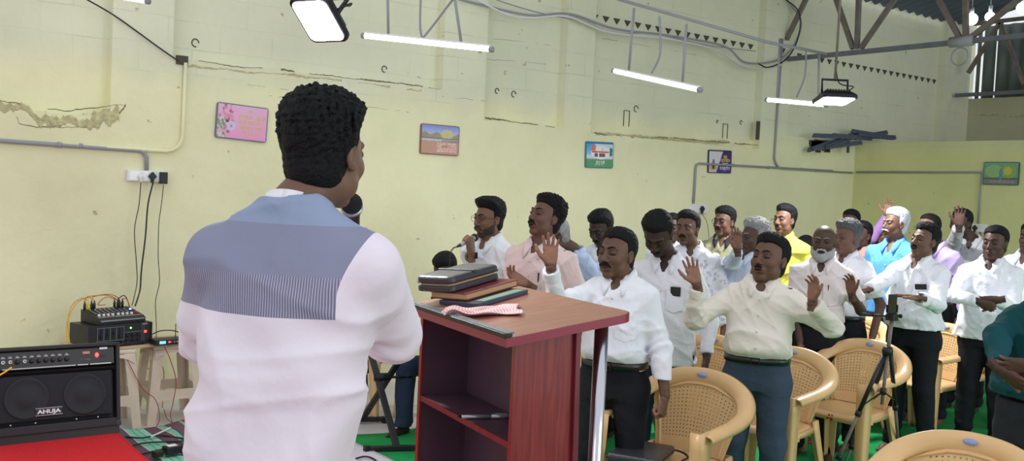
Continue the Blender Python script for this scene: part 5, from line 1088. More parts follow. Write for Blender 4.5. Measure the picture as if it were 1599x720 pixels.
def hair_mesh(P, h, Rw):
    st = HAIR_SETS[P.get('hair', 'short')]; out = []; wd = P.get('face_w', 1.0)
    seed = P['seed']
    if st:
        F = Field((-.125, -.155, -.125), (.125, .135, .17), h); t = st['t']; F.ell((0, -.016, .036), (.0745*wd+.001, .095, .085)); F.ell((0, -.035, -.035), (.060*wd, .060, .060), .02); F.ell((0, -.010, .062), (.066, .082, .056), .02)
        rc = st.get('recede', 0); X, Y, Z = F.full(); hl = .083-rc*.3
        A = (Y-(.074-rc*1.5)+np.abs(X)*.35-(0 if not rc else .4*np.clip(.022-np.abs(X), 0, 1)))*.62-(Z-hl)*.80
        B = np.maximum(Y-(.004+.010*(Z > -.01)), -.080-Z-.12*Y)
        R_ = np.minimum(A, B); S = F.D
        tap = np.clip(-R_/(.030 if h < .005 else .02), 0, 1)**.7; up = np.clip((Z-.0)/.11, 0, 1)
        thick = .0015+tap*(t*(.45+.55*up)+st['top']*up**1.5)
        if st.get('quiff'): thick = thick+tap*.022*np.exp(-((Y-.05)/.04)**2-((Z-.10)/.05)**2)
        if st.get('side'): thick = thick+tap*.008*np.exp(-((X-.03)/.05)**2)*up
        F.D = np.maximum(S-thick, R_).astype(np.float32)
        # free the ear
        for s in (-1, 1): F.ell((s*.088*wd, .002, -.002), (.016, .019, .030), .004, 's')
        r = np.random.RandomState(seed); 
        if h < .005:
            w = 0
            for k in range(5):
                a = r.normal(size=3)*[1, 1, .7]; a = a/np.linalg.norm(a)*r.uniform(90, 210)*(1 if st['rough'] > .005 else 1.3); b = r.normal(size=3)*60; w = w+np.abs(np.sin(a[0]*X+a[1]*Y+a[2]*Z+2*np.sin(b[0]*X+b[1]*Y+b[2]*Z)))
            amp = st['rough']*np.clip(.35+(Z+.02)*7, .3, 1.25); F.D = (F.D-(w/5-.6)*amp*2.2*(.25+.75*tap)).astype(np.float32)
            F.D = np.maximum(F.D, R_-.002*np.sin(X*300)*np.sin(Z*260)-.002).astype(np.float32)
        # keep a skin gap
        out.append(F.verts())
    elif P.get('fringe'):
        F = Field((-.1, -.13, -.09), (.1, .05, .06), h); F.ell((0, -.016, .036), (.0745*wd+.005, .094+.005, .084+.005)); F.ell((0, -.03, -.03), (.062*wd+.004, .062, .06), .02); X, Y, Z = F.full(); F.D = np.maximum(F.D, np.maximum(Z-.02, np.maximum(Y-.0, -.06-Z))).astype(np.float32)
        for s in (-1, 1): F.ell((s*.088*wd, .002, -.002), (.016, .019, .030), .004, 's')
        out.append(F.verts())
    return out
def merge(lst):
    V = []; Fs = []; n = 0
    for v, f in lst: V.append(v); Fs.append(f+n); n += len(v)
    return np.concatenate(V), np.concatenate(Fs)
def brow_mesh(P, h):
    h = min(h, .0032); F = Field((-.07, .03, .01), (.07, .11, .06), h)
    for s in (-1, 1):
        F.cone((s*.012, .0905, .0305), (s*.030, .0865, .0370), .0042, .0042); F.cone((s*.030, .0865, .0370), (s*.050, .071, .0315), .0042, .0022)
    return F.verts()
def beard_mesh(P, h):
    kind = P.get('beard'); h = min(h, .0035) if kind != 'full' else min(h, .004); F = Field((-.09, -.03, -.16), (.09, .13, .03), h); wd = P.get('face_w', 1.0)
    if kind == 'mustache':
        w = P.get('mw', 1.0)
        for s in (-1, 1): F.cone((s*.003, .1005, -.0440), (s*.020*w, .0935, -.0480), .0062*w, .0058*w, .004); F.cone((s*.020*w, .0935, -.0480), (s*.030*w, .081, -.0590), .0055*w, .003, .004)
        return F.verts()
    t = .0018 if kind == 'stubble' else .012
    F.ell((0, .016, -.022), (.0635*wd+t, .070+t, .082+t)); F.ell((0, .060, -.096), (.024+t, .018+t, .018+t*1.6), .03)
    for s in (-1, 1): F.ell((s*.046*wd, .014, -.066), (.02+t, .03+t, .026+t), .03)
    X, Y, Z = F.full(); reg = np.minimum(np.maximum(Z+.030-.0*Y+np.clip(Y-.03, 0, 1)*.45, -(Y+.005)), 1.0)      # jaw line region
    reg = np.maximum(Z+.028+np.clip(Y-.02, 0, 1)*.62-.0, -(Y-.0)); F.D = np.maximum(F.D, reg).astype(np.float32)
    for s in (-1, 1): F.cone((s*.003, .0995, -.0435), (s*.022, .0915, -.0490), .0066, .006, .004); F.cone((s*.022, .0915, -.049), (s*.031, .080, -.064), .0065, .006, .006)
    F.ell((0, .098, -.0630), (.017, .016, .0055), .003, 's')
    if kind == 'full':
        r = np.random.RandomState(P['seed']); w = 0
        for k in range(4): a = r.normal(size=3)*120; w = w+np.abs(np.sin(a[0]*X+a[1]*Y+a[2]*Z))
        F.D = (F.D-(w/4-.6)*.006).astype(np.float32)
    return F.verts()
def skin_cols(V, P, base):
    """real colour differences of a face: lips, brows' lids, darker eye rims"""
    c = np.tile(np.array(base), (len(V), 1)); x, y, z = V.T; f = y > .04
    m = P.get('mouth', 0)
    lip = f & ((x/.024)**2+((z+.0622+m*.4)/(.0125+m))**2 < 1) & (y > .074); c[lip] = np.array(base)*np.array((.82, .55, .55))
    slit = f & (np.abs(x) < .019) & (np.abs(z+.0622+m*.3) < .0016+m) & (y > .07); c[slit] = np.array(base)*.15
    for s in (-1, 1):
        ex = (x-s*.031)/.0215; ez = (z-.010)/.0135; rim = f & (ex**2+ez**2 < 1); c[rim] *= .72
        lash = f & (np.abs(ex) < .8) & (np.abs(z-.0035+.002*np.cos(ex*1.6)) < .0019) & (ex**2+ez**2 < 1)
        if not P.get('eyes'): c[lash] = (.006, .004, .004)
        else:
            e2 = f & ((x-s*.031)**2/.0125**2+(z-.009)**2/.0042**2 < 1) & (y > .078); c[e2] = (.30, .27, .25)
            e3 = f & ((x-s*.031)**2+(z-.0095)**2 < .0052**2) & (y > .078); c[e3] = (.01, .006, .005)
            e4 = f & (np.abs((x-s*.031)/.0150) < 1) & (np.abs(z-.0148) < .0014) & (y > .074); c[e4] = (.006, .004, .004)
    if P.get('beard') == 'shadow': s_ = f & (z < -.04); c[s_] *= .78
    return c
# ------------------------------------------------------------------ hand, built along +Z from the wrist; +X = thumb side, +Y = palm side
def hand_mesh(pose, h):
    F = Field((-.085, -.075, -.06), (.10, .13, .215), h); curl = {'open': .18, 'relaxed': .55, 'half': .42, 'grip': 1.28, 'fist': 1.35, 'flat': .08, 'cup': .4}[pose]; spread = {'open': .13, 'relaxed': .02, 'half': .10, 'grip': 0, 'fist': 0, 'flat': .03, 'cup': .05}[pose]
    F.cone((0, 0, -.06), (0, 0, .0), .027, .0245, 0, fy=.78)
    K = [(.030, .002, .086), (.0105, -.001, .091), (-.0095, -.0005, .088), (-.0275, .002, .080)]
    for i, kp in enumerate(K): F.cone((kp[0]*.45, 0, .008), kp, .0155, .0118, .016, fy=.95)
    F.ell((0, .006, .045), (.034, .012, .04), .012); F.cone((.018, .008, .015), (.036, .014, .05), .0145, .0115, .014)
    L = [.070, .079, .073, .058]; Rr = [.0088, .0092, .0087, .0076]
    for i, kp in enumerate(K):
        d0 = spread*(1.3-i)*1.0; p = np.array(kp, float); a = 0; fr = (.44, .31, .25)
        for j in range(3):
            a += curl*((.75, 1.0, .65)[j])*(1+.12*(i-1.5)*(1 if pose in ('open', 'half', 'relaxed', 'cup') else 0)); dr = np.array((math.sin(d0)*math.cos(a), math.sin(a), math.cos(a)*math.cos(d0))); q = p+dr*L[i]*fr[j]
            F.cone(p, q, Rr[i]*(1-.08*j), Rr[i]*(.93-.09*j), .004 if j else .009); p = q
    tp0 = np.array((.030, .010, .026)); 
    if pose in ('grip', 'fist'): pts = [tp0, tp0+(.016, .024, .022), tp0+(.004, .044, .04), tp0+(-.018, .050, .052)]
    elif pose == 'flat': pts = [tp0, tp0+(.018, .004, .032), tp0+(.022, .008, .060), tp0+(.022, .010, .080)]
    else: pts = [tp0, tp0+(.026, .010, .028), tp0+(.042, .016, .056), tp0+(.050, .014, .082)]
    for a, b, r0, r1 in zip(pts, pts[1:], (.0130, .0110, .0098), (.0112, .0100, .0082)): F.cone(a, b, r0, r1, .006)
    return F.verts()
HCACHE = {}
def get_hand(pose, h):
    if (pose, h) not in HCACHE: HCACHE[(pose, h)] = hand_mesh(pose, h)
    return HCACHE[(pose, h)]
# ------------------------------------------------------------------ person
SK = dict(dark=(.080, .040, .027), mid=(.135, .066, .043), brown=(.175, .090, .058), deep=(.045, .023, .016), light=(.30, .17, .105))
MATC = {}
def skin_mat():
    if 'skin' not in MATC: MATC['skin'] = M('skin', (1, 1, 1, 1), .52, bump=.12, bscale=140, attr='Col', spec=.4)
    return MATC['skin']
def cloth_mat(name, col, rough=.85, bump=.55, bscale=24, sheen=0, pattern=None):
    key = (name,)
    if key in MATC: return MATC[key]
    m = M(name, col, rough, bump=bump, bscale=bscale, spec=.25)
    N = m.node_tree.nodes; L = m.node_tree.links; b = N['Principled BSDF']
    if pattern == 'floral':
        tc = N.new('ShaderNodeTexCoord'); nz = N.new('ShaderNodeTexVoronoi'); nz.inputs['Scale'].default_value = 26; L.new(tc.outputs['Object'], nz.inputs['Vector']); n2 = N.new('ShaderNodeTexNoise'); n2.inputs['Scale'].default_value = 40; L.new(tc.outputs['Object'], n2.inputs['Vector'])
        ml = N.new('ShaderNodeMath'); ml.operation = 'MULTIPLY'; L.new(nz.outputs['Distance'], ml.inputs[0]); L.new(n2.outputs[0], ml.inputs[1]); cr = N.new('ShaderNodeValToRGB'); cr.color_ramp.elements[0].position = .12; cr.color_ramp.elements[0].color = srgb(196, 190, 208); cr.color_ramp.elements[1].position = .22; cr.color_ramp.elements[1].color = col; L.new(ml.outputs[0], cr.inputs[0]); L.new(cr.outputs[0], b.inputs['Base Color'])
    MATC[key] = m; return m
def img_vec(px, v):   # (right, up, toward the camera) in the photo -> world
    d = ray(px, 360); f = Vector((d[0], d[1], 0)).normalized(); r = Vector((f.y, -f.x, 0)); return (r*v[0]+UP*v[1]-f*v[2])
def smooth_arm(F, sh, el, wr, r0, r1, r2, k=.03, fy=1.0): F.cone(sh, el, r0, r1, k, fy=fy); F.cone(el, wr, r1, r2, .02, fy=fy)
NP = [0]
def person(label, px, top, depth, phi, head=(0, 0, 0), arms=None, H=None, z0=0, **P):
    """px, top: crown of the head in the photo; phi: torso turned to image left; head=(turn to image left relative to the torso, pitch up, roll) in degrees"""
    NP[0] += 1; P['seed'] = NP[0]*7+1; fine = FOC/depth; det = P.get('det', 1)
    if H is None:
        p = at(px, top, depth); H = p.z-z0
    H = H-.012; seat = P.get('seat'); HS = H if not seat else P.get('stature', 1.68)
    k = HS/1.70; dz = 0 if not seat else H-HS
    tpx = P.get('tpx', px); yaw = face_yaw(tpx, phi); g = ground(tpx, depth, z0); root = thing('person', label, 'person', g, yaw, group=P.get('group')); Rw = Matrix.Rotation(yaw, 3, 'Z'); Ri = Rw.inverted()
    L_ = lambda w: Ri @ (Vector(w)-g)
    # head placement: crown seen at px, top
    hs = P.get('hs', 1.03); piv = Vector((0, .0, HS+dz-.205*hs)); yw, pt, rl = [math.radians(a) for a in head]; Rh = rotm(-yw, pt, rl)
    off = Vector((0, .008, .085))*hs; hc = piv+(Rh @ off); bend = P.get('fwd', 0.0)
    lat = (px-tpx)/FOC*depth; wl = img_vec(px, (1, 0, 0))*lat; wl = Ri @ wl; hc = hc+wl+Vector((0, bend, 0)); 
    crown = max((Rh @ Vector((x*.075, y*.09, z*.09+.036))*hs).z for x, y, z in ((0, 0, 1), (0, .8, .6), (0, -.8, .6), (0, 1, 0), (0, -.6, .8), (0, .6, .8)))
    hc.z = H-crown-.006*hs
    shz = 1.395*k+dz-P.get('shdrop', 0); shw = P.get('shw', .178)*k; b = P.get('belly', .3); bw = P.get('build', 1.0); waist = 1.0*k+dz
    nb = Vector((0, -.018, 1.446*k+dz)); nloc = (Rh.transposed() @ (nb-hc))/hs
    # ----- arms
    A = {}
    arms = arms or {}
    for sd, nm in ((1, 'R'), (-1, 'L')):
        a = arms.get(nm, {}); sh = Vector((sd*shw, -.005, shz-.032)); u, f_ = .285*k, .25*k
        if 'hand' in a: wr = L_(at(*a['hand']))
        else: wr = Vector((sd*(shw+.075+.03*b), a.get('fy', .03), shz-u-f_+.012))
        v = wr-sh; D = v.length
        if D > (u+f_)*.995: wr = sh+v*((u+f_)*.995/D); v = wr-sh; D = v.length
        if D < .12: D = .12
        x = (u*u-f_*f_+D*D)/(2*D); hh = math.sqrt(max(0, u*u-x*x)); n = v.normalized(); pole = Vector(a.get('pole', (sd*.35, -.6, -.7))); 
        if 'elbow' in a: pole = L_(at(*a['elbow']))-sh
        pole = (pole-n*pole.dot(n)); pole = pole.normalized() if pole.length > 1e-4 else Vector((0, -1, 0)); el = sh+n*x+pole*hh
        if 'F' in a: Fd = (Ri @ img_vec(px, a['F'])).normalized()
        else: Fd = (wr-el).normalized()*.8+Vector((0, .05, -.3)); Fd.normalize()
        if 'N' in a: Nn = (Ri @ img_vec(px, a['N']))
        else: Nn = Vector((-sd*1.0, .15, 0))
        Nn = (Nn-Fd*Nn.dot(Fd)).normalized(); Tn = Fd.cross(Nn)*(1 if sd > 0 else -1)
        # thumb side: right hand with palm towards N and fingers along F has its thumb on N x F
        Tn = (Nn.cross(Fd)) if sd > 0 else (Fd.cross(Nn)); A[nm] = dict(sh=sh, el=el, wr=wr, F=Fd, N=Nn, T=Tn, pose=a.get('pose', 'relaxed'), sd=sd, short=a.get('short', P.get('short', False)))
    base = np.array(SK[P.get('skin', 'mid')]) if isinstance(P.get('skin', 'mid'), str) else np.array(P['skin'])
    # ----- body: head, neck, arms, hands, torso and legs as one mesh
    hh_ = {0: .0065, 1: .0042, 2: .0030}[det]; P['neck_base'] = tuple(nloc); parts_ = []; cols = []
    F = head_field(hh_, P); V, Q = F.verts(); cc = skin_cols(V, P, base); Rn = np.array(Rh); V = (V*hs)@Rn.T+np.array(hc); parts_.append((V, Q)); cols.append(cc)
    hd_h = {0: .006, 1: .0042, 2: .0034}[det]
    for nm, a in A.items():
        if P.get('nohand') == nm: continue
        V, Q = get_hand(a['pose'], hd_h); B = np.stack([np.array(a['T']), np.array(a['N']), np.array(a['F'])], 1); kk = k*.96
        if np.linalg.det(B) < 0: Q = Q[:, ::-1]
        # palms are paler than the back of the hand
        pal = np.clip((V[:, 1]-.0)/.012, 0, 1)[:, None]*np.clip(V[:, 2:3]/.02, 0, 1); c2 = base*(1-pal)+np.minimum(base*1.9+np.array((.05, .02, .015)), .6)*pal; parts_.append(((V*kk)@B.T+np.array(a['wr'])+np.array(a['F'])*.012, Q)); cols.append(c2)
    # coarse trunk, arms and legs
    loy = min(-.3, min(a['wr'].y for a in A.values())-.1, -.3); hiy = max(.35, max(max(a['wr'].y, a['el'].y) for a in A.values())+.12); wx = max(.4, max(max(abs(a['wr'].x), abs(a['el'].x)) for a in A.values())+.1); hiz = max(nb.z+.02, max(a['wr'].z for a in A.values())+.06)
    if seat: hiy = max(hiy, .65)
    F = Field((-wx, loy, -.02), (wx, hiy, hiz), .016 if det < 2 else .013)
    hip = .90*k+dz; F.cone((P.get('hipx', 0), -.01, hip), (0, 0, shz-.10), .105, .13, 0, fy=.8); F.cone((-shw+.03, -.005, shz-.03), (shw-.03, -.005, shz-.03), .045, .045, .04); F.cone(tuple(nb-Vector((0, 0, .08))), tuple(nb), .055, .046, .02); F.cone((0, .03, shz-.14), (0, .010, shz+.02), .055, .046, .03)
    for a in A.values(): smooth_arm(F, a['sh']+Vector((-a['sd']*.03, 0, -.02)), a['el'], a['wr']+a['F']*.0, .030, .034, .027, .02)
    LEG = []
    for sd in (-1, 1):
        hp = Vector((sd*.088+P.get('hipx', 0), 0, hip-.03)); 
        if seat: kn = Vector((sd*.13, .42, dz+.93*k-.47*0-.38*0)); kn.z = .50; hp = Vector((sd*.1, 0, hip-.05)); ft = Vector((sd*.13, .42, .07))
        else: st = P.get('stance', (.0, .0)); kn = Vector((sd*.105+st[0]*.5+P.get('hipx', 0), .02, .49*k)); ft = Vector((sd*.115+st[0]+P.get('hipx', 0), -.02+sd*st[1], .075))
        F.cone(hp, kn, .080, .050, .03); F.cone(kn, ft, .050, .034, .02); LEG.append((hp, kn, ft))
        F.cone(ft+Vector((0, -.02, -.04)), ft+Vector((sd*.01, .10, -.045)), .034, .028, .02, fy=1); F.cone(ft+Vector((sd*.01, .10, -.05)), ft+Vector((sd*.015, .17, -.058)), .026, .017, .02)
    F.cut(lambda X, Y, Z: -(Z-.0)+0*X+0*Y)
    V, Q = F.verts(); V[:, 2] = np.maximum(V[:, 2], .0); parts_.append((V, Q)); cols.append(np.tile(base*.9, (len(V), 1)))
    V, Q = merge(parts_); body = link('body', np_mesh('body', V, Q, np.concatenate(cols)), skin_mat(), root)
    # ----- hair, brows, beard
    hcol = P.get('hcol', (.005, .005, .007)); hm = MATC.setdefault(('hair', hcol), M('hair', tuple(hcol)+(1,), .62, bump=.6, bscale=260, var=.3, vscale=60, spec=.22, stretch=(1, 1, .5)))
    put = lambda V: (V*hs)@Rn.T+np.array(hc)
    hl = hair_mesh(P, {0: .006, 1: .0045, 2: .0028}[det], Rh)
    if hl: V, Q = merge(hl); link('hair', np_mesh('hair', put(V), Q), hm, root)
    if P.get('curls'):     # loose tufts standing off the crown
        r = np.random.RandomState(4); mb = MB()
        for q in range(P['curls']):
            th_, fi = r.uniform(-.9, 1.15), r.uniform(0, 6.28); n_ = np.array((math.cos(fi)*math.cos(th_), math.sin(fi)*math.cos(th_), abs(math.sin(th_))+.15)); n_ /= np.linalg.norm(n_)
            if n_[1] > .55 or n_[2] < .55: continue
            p = np.array((0, -.016, .045))+n_*np.array((.083, .103, .103)); t1 = np.cross(n_, r.normal(size=3)); t1 /= np.linalg.norm(t1); ln = r.uniform(.006, .014)
            pts = [p-n_*.012, p+n_*ln*.6+t1*.006, p+n_*ln*.8+t1*.014, p+n_*ln*.5+t1*.020]; pts = [Vector(tuple(put(np.array([w]))[0])) for w in pts]; mb.tube(sweep(pts, 3), [.0065*(1-.7*i/9) for i in range(10)], 5)
        mb.build('hair_tufts', hm, root)
    if P.get('brows', True): V, Q = brow_mesh(P, hh_); link('eyebrows', np_mesh('eyebrows', put(V), Q), MATC.setdefault(('hair', P.get('bcol', hcol)), M('hair', tuple(P.get('bcol', hcol))+(1,), .6)), root)
    if P.get('beard') and P['beard'] != 'shadow':
        V, Q = beard_mesh(P, hh_); bc = P.get('mcol', hcol); link('moustache' if P['beard'] == 'mustache' else 'beard', np_mesh('beard', put(V), Q), MATC.setdefault(('hair', bc), M('hair', tuple(bc)+(1,), .7, bump=.6, bscale=200)), root)
    if P.get('glasses'):
        gm = MATC.setdefault('gl', M('spectacle_frame', srgb(40, 36, 40), .3, .5)); mb = MB(); tr = lambda p: Vector(tuple(put(np.array([p]))[0]))
        for s in (-1, 1): mb.tube([tr((s*.033+math.cos(a)*.024, .101-.006*abs(math.cos(a)), .008+math.sin(a)*.018)) for a in [q*.393 for q in range(16)]], .0013 if P['glasses'] == 1 else .0018, 6, True); mb.tube([tr((s*.058, .096, .012)), tr((s*.078, .04, .012)), tr((s*.082, -.01, .008))], .0014, 6)
        mb.tube([tr((-.010, .103, .012)), tr((0, .106, .014)), tr((.010, .103, .012))], .0014, 6); mb.build('glasses', gm, root)
    # ----- shirt
    h = {0: .0125, 1: .0085, 2: .0065}[det]; hem = P.get('hem', waist-.02 if P.get('tuck', True) else .80*k+dz); SF = None
    out = P.get('kurta'); tuck = P.get('tuck', True) and not out
    lowz = hem-.02; F = Field((-wx-.02, loy-.04, lowz-.03), (wx+.02, hiy+.03, max(hiz+.05, shz+.14)), h)
    ch = P.get('chest', 1.0); dpt = .118*ch
    pf = [(shz+(.085 if out else .066)*k, 0, -.016, .064 if out else .070, .058), (shz+.055*k, 0, -.016, .088+P.get('trap', 0), .066), (shz+.032*k, 0, -.014, .122*k+P.get('trap', 0), .078), (shz+.005, 0, -.01, .156*k*ch+P.get('trap', 0)*.3, .092), (shz-.045, 0, -.004, .176*k*ch, .104*ch), (shz-.11*k, 0, .0, .180*k*ch, dpt), (shz-.22*k, 0, .012*b+.0, .172*k*bw, dpt*(.98+.1*b)), (shz-.33*k, 0, .03*b, .168*k*bw, dpt*(.95+.28*b))]
    if tuck: pf += [(waist+.03, 0, .034*b, .172*k*bw, dpt*(.93+.30*b)), (waist-.005, 0, .022*b, .160*k*bw, dpt*(.88+.12*b)), (hem-.005, 0, .01*b, .15*k*bw, dpt*(.84+.05*b))]
    else: pf += [(waist+.0, 0, .03*b, .182*k*bw, dpt*(1.02+.22*b)), (hem+.05, 0, .015*b, .19*k*bw, dpt*(1.06+.12*b)), (hem, 0, .01*b, .192*k*bw, dpt*(1.08+.1*b))]
    if out: pf = [p for p in pf if p[0] > waist+.02]+out
    F.loft(pf, 0, 2.35)
    for nm, a in A.items():
        sh, el, wr = a['sh'], a['el'], a['wr']; r0, r1, r2 = P.get('sleeve', (.068, .053, .040)); n1 = (el-sh).normalized(); n2 = (wr-el).normalized()
        sh2 = sh+Vector((-a['sd']*.020, 0, -.024-max(0, r0-.068)))
        if a['short']: e2 = sh+(el-sh)*.82; F.cone(sh2, e2, r0*k, .062, .035)
        else: F.cone(sh2, el, r0*k, r1, .035); F.cone(el, wr-n2*.01, r1, r2, .02)
        ce = sh+(el-sh)*.80 if a['short'] else wr-n2*.012
        # open the sleeve end
        nn = n1 if a['short'] else n2; q = F.sl(np.array(ce)-.07, np.array(ce)+.07, .0)
        if q is not None:
            X, Y, Z = F.grid(q); dd = (X-ce.x)*nn.x+(Y-ce.y)*nn.y+(Z-ce.z)*nn.z; rr = np.sqrt((X-ce.x)**2+(Y-ce.y)**2+(Z-ce.z)**2); m_ = rr < .09; F.D[q] = np.where(m_, np.maximum(F.D[q], dd), F.D[q]).astype(np.float32)
            if not a['short']: cuff = (np.abs(dd+.028) < .026) & m_; F.D[q] = np.where(cuff, F.D[q]-.003, F.D[q]).astype(np.float32)
    X, Y, Z = F.full(); 
    F.D = (F.D+fold(X, Y, Z, P['seed'], P.get('ff', 17), P.get('fa', .013)*(1 if h < .01 else .9))).astype(np.float32)
    if P.get('drape'): F.D = (F.D+P['drape'](X, Y, Z)).astype(np.float32)
    for nm, a in A.items():    # rings of folds gathering at the elbows
        el = a['el']; ax_ = (a['wr']-a['sh']).normalized(); q = F.sl(np.array(el)-.13, np.array(el)+.13, 0)
        if q is None or a['short']: continue
        X1, Y1, Z1 = F.grid(q); rr = np.sqrt((X1-el.x)**2+(Y1-el.y)**2+(Z1-el.z)**2); t_ = (X1-el.x)*ax_.x+(Y1-el.y)*ax_.y+(Z1-el.z)*ax_.z
        F.D[q] = (F.D[q]-.0045*np.sin(t_*95+3*np.sin(X1*25+Z1*20))*np.clip(1-rr/.13, 0, 1)).astype(np.float32)
    if not tuck: F.D = np.maximum(F.D, (hem-Z)+0*X+0*Y).astype(np.float32)
    if P.get('collar', True) or out: q = F.sl((-.05, 0, waist-.1), (.05, .3, shz+.05), 0)
    if not out: 
        X1, Y1, Z1 = F.grid(q); plk = np.exp(-((X1)/.016)**4)*(Y1 > .02); F.D[q] = (F.D[q]-.0022*plk).astype(np.float32)
    # neck opening: hollow, with a V at the front
    F.cone(tuple(nb+Vector((0, .004, -.020))), tuple(nb+Vector((0, .0, .12))), .055, .085 if not out else .060, .006, 's')
    if not out: F.cone(tuple(nb+Vector((0, .095, -.085))), tuple(nb+Vector((0, .085, .03))), .010, .058, .006, 's')
    SF = F; Dc = F.D.copy(); V, Q = F.verts()
    if det: V = relax(V, Q, 1, .3)
    shirt = link(P.get('shirt_name', 'shirt'), np_mesh('shirt', V, Q), P['shirt_mat'], root); 
    def surf_pt(o, d, n=400):   # march a ray onto the shirt
        o = np.array(o, float); d = np.array(d, float); d /= np.linalg.norm(d)
        for i in range(n):
            p = o+d*i*.002; ix = np.round((p-F.lo)/F.h).astype(int)
            if (ix >= 0).all() and (ix < F.n).all() and Dc[tuple(ix)] < 0: return Vector(p-d*.003)
        return None
    # collar
    if P.get('collar', True):
        n = 33; rows = []; z0_ = nb.z-.0
        for i in range(n):
            t = -1+2*i/(n-1); a = t*math.pi*.90; s_, c_ = math.sin(a), -math.cos(a)   # t=0 is the back
            fr = (1-math.cos(a))/2; tip = max(0, abs(t)-.70)/.30
            rx, ry = .061*s_, .060*c_+.012*fr+nb.y+.004; up = z0_+.046-.018*fr-.058*fr**3.5
            o0 = (rx*1.02, ry, up-.040-.012*fr); o1 = (rx*(1-.04*tip), ry, up-.006); o2 = (rx*1.10, ry*1.05+.004*fr, up); o3 = (rx*1.46+math.copysign(.018*tip, s_), ry*1.24+.034*fr+.012*tip, up-.034-.010*fr-.034*tip)
            rows.append([o0, o1, o2, tuple((np.array(o2)+np.array(o3))/2+np.array((s_, c_, .3))*.004), o3])
        mb = MB(); mb.surf(rows, .0045); mb.build('collar', P.get('collar_mat', P['shirt_mat']), shirt)
    elif P.get('stand'):
        mb = MB(); rows = []
        for i in range(41): a = 2*math.pi*i/40; rx, ry = .061*math.sin(a), -.062*math.cos(a)-.004; zz_ = nb.z+.016-.05*(1-math.cos(a))/2; rows.append([(rx*1.3, ry*1.3, zz_-.045), (rx*1.12, ry*1.12, zz_-.015), (rx*1.05, ry*1.04, zz_+.012), (rx*.99, ry*.99, zz_+.034)])
        mb.surf(rows, .003); mb.build('collar', P.get('collar_mat', P['shirt_mat']), shirt)
    if det and not out and not P.get('plain'):
        zt = shz-.06
        for q in range(5):
            p = surf_pt((0, .4, zt-q*.085), (0, -1, 0))
            if p is not None: mb = MB(); mb.lathe([(.0055, 0), (.0055, .0015), (0, .002)], 8, p+Vector((0, .003, 0)), (0, 1, 0)); mb.build('button', MATC.setdefault('btn', M('button', srgb(215, 210, 205), .3)), shirt)
        # chest pocket on the wearer's left
        sx = -.085; cs = []
        for (dx, dz_) in ((-.05, .0), (.05, .0), (.05, -.11), (0, -.128), (-.05, -.11)):
            p = surf_pt((sx+dx, .4, shz-.14+dz_), (0, -1, 0)); cs.append(p)
        if all(c is not None for c in cs) and max(c.y for c in cs)-min(c.y for c in cs) < .075:
            mb = MB(); mb.prism(cs, (0, .0015, 0), (0, .0045, 0)); mb.build('pocket', P['shirt_mat'], shirt)
            c0_ = (cs[0]+cs[1])/2
            if P.get('pen'): mb = MB(); mb.tube([(0, 0, .02), (0, .001, -.035)], .0035, 6); mb.box((-.0015, .003, -.02), (.0015, .006, .02)); q_ = mb.build('pen', MT['dark'], None); q_.matrix_world = Matrix.Translation(g) @ Matrix.Rotation(yaw, 4, 'Z') @ Matrix.Translation(c0_+Vector((.02, .008, 0))); tag(q_, 'dark pen clipped in the shirt pocket of the '+P['pen'], 'pen')
            if P.get('phone'): mb = MB(); w_, h_ = P['phone']; mb.box((-w_/2, 0, -h_/2), (w_/2, .009, h_/2)); o_ = mb.build('mobile_phone', MT['black'], None, .003); o_.matrix_world = Matrix.Translation(g) @ Matrix.Rotation(yaw, 4, 'Z') @ Matrix.Translation(c0_+Vector((.0, .006, -.01+h_*.1))) @ Matrix.Rotation(P.get('ptilt', 0), 4, 'Y'); tag(o_, 'black phone in the shirt pocket of the '+P['who'], 'phone')
            if P.get('badge'): mb = MB(); mb.box((-.012, .0, -.006), (.012, .004, .006)); mb.build('badge', MT['dark'], root, loc=c0_+Vector((0, .008, .02)))
    # ----- trousers and belt
    if P.get('legs', True):
        F = Field((-.34, -.22, .05), (.34, .24 if not seat else .62, waist+.04), .012 if det < 2 else .0095); tw = P.get('tw', 1.0)*bw
        hx = P.get('hipx', 0); F.loft([(waist+.005, hx, .012*b, .158*k*bw, dpt*(.93+.08*b)), (waist-.06, hx, .008*b, .168*k*bw, dpt*1.0), (hip-.02, hx, -.012, .176*k*bw*P.get('tw', 1), .125*P.get('tw', 1)), (hip-.10, hx, -.01, .172*k*bw, .115)], 0, 2.3)
        for hp, kn, ft in LEG:
            F.cone(hp-Vector((0, 0, .03)), kn, .094*tw, .072, .03); F.cone(kn, ft+Vector((0, 0, .03)), .073, .062, .02)
            F.cone(ft+Vector((0, .0, .03)), ft+Vector((0, .015, .0)), .062, .062, .01)
        X, Y, Z = F.full(); F.D = (F.D+fold(X, Y, Z*.6, P['seed']+3, 14, .008)).astype(np.float32)
        for hp, kn, ft in LEG: F.D = (F.D-.003*np.sin(Z*70+np.sin(X*30))*np.exp(-((Z-.14)/.09)**2)*(1 if not seat else 0)).astype(np.float32)
        F.D = np.maximum(F.D, np.maximum(Z-((hem+.08) if out else (waist-.002)), .045-Z)+0*X+0*Y).astype(np.float32); V, Q = F.verts(); link('trousers', np_mesh('trousers', V, Q), P.get('leg_mat', MATC['black_trousers']), root)
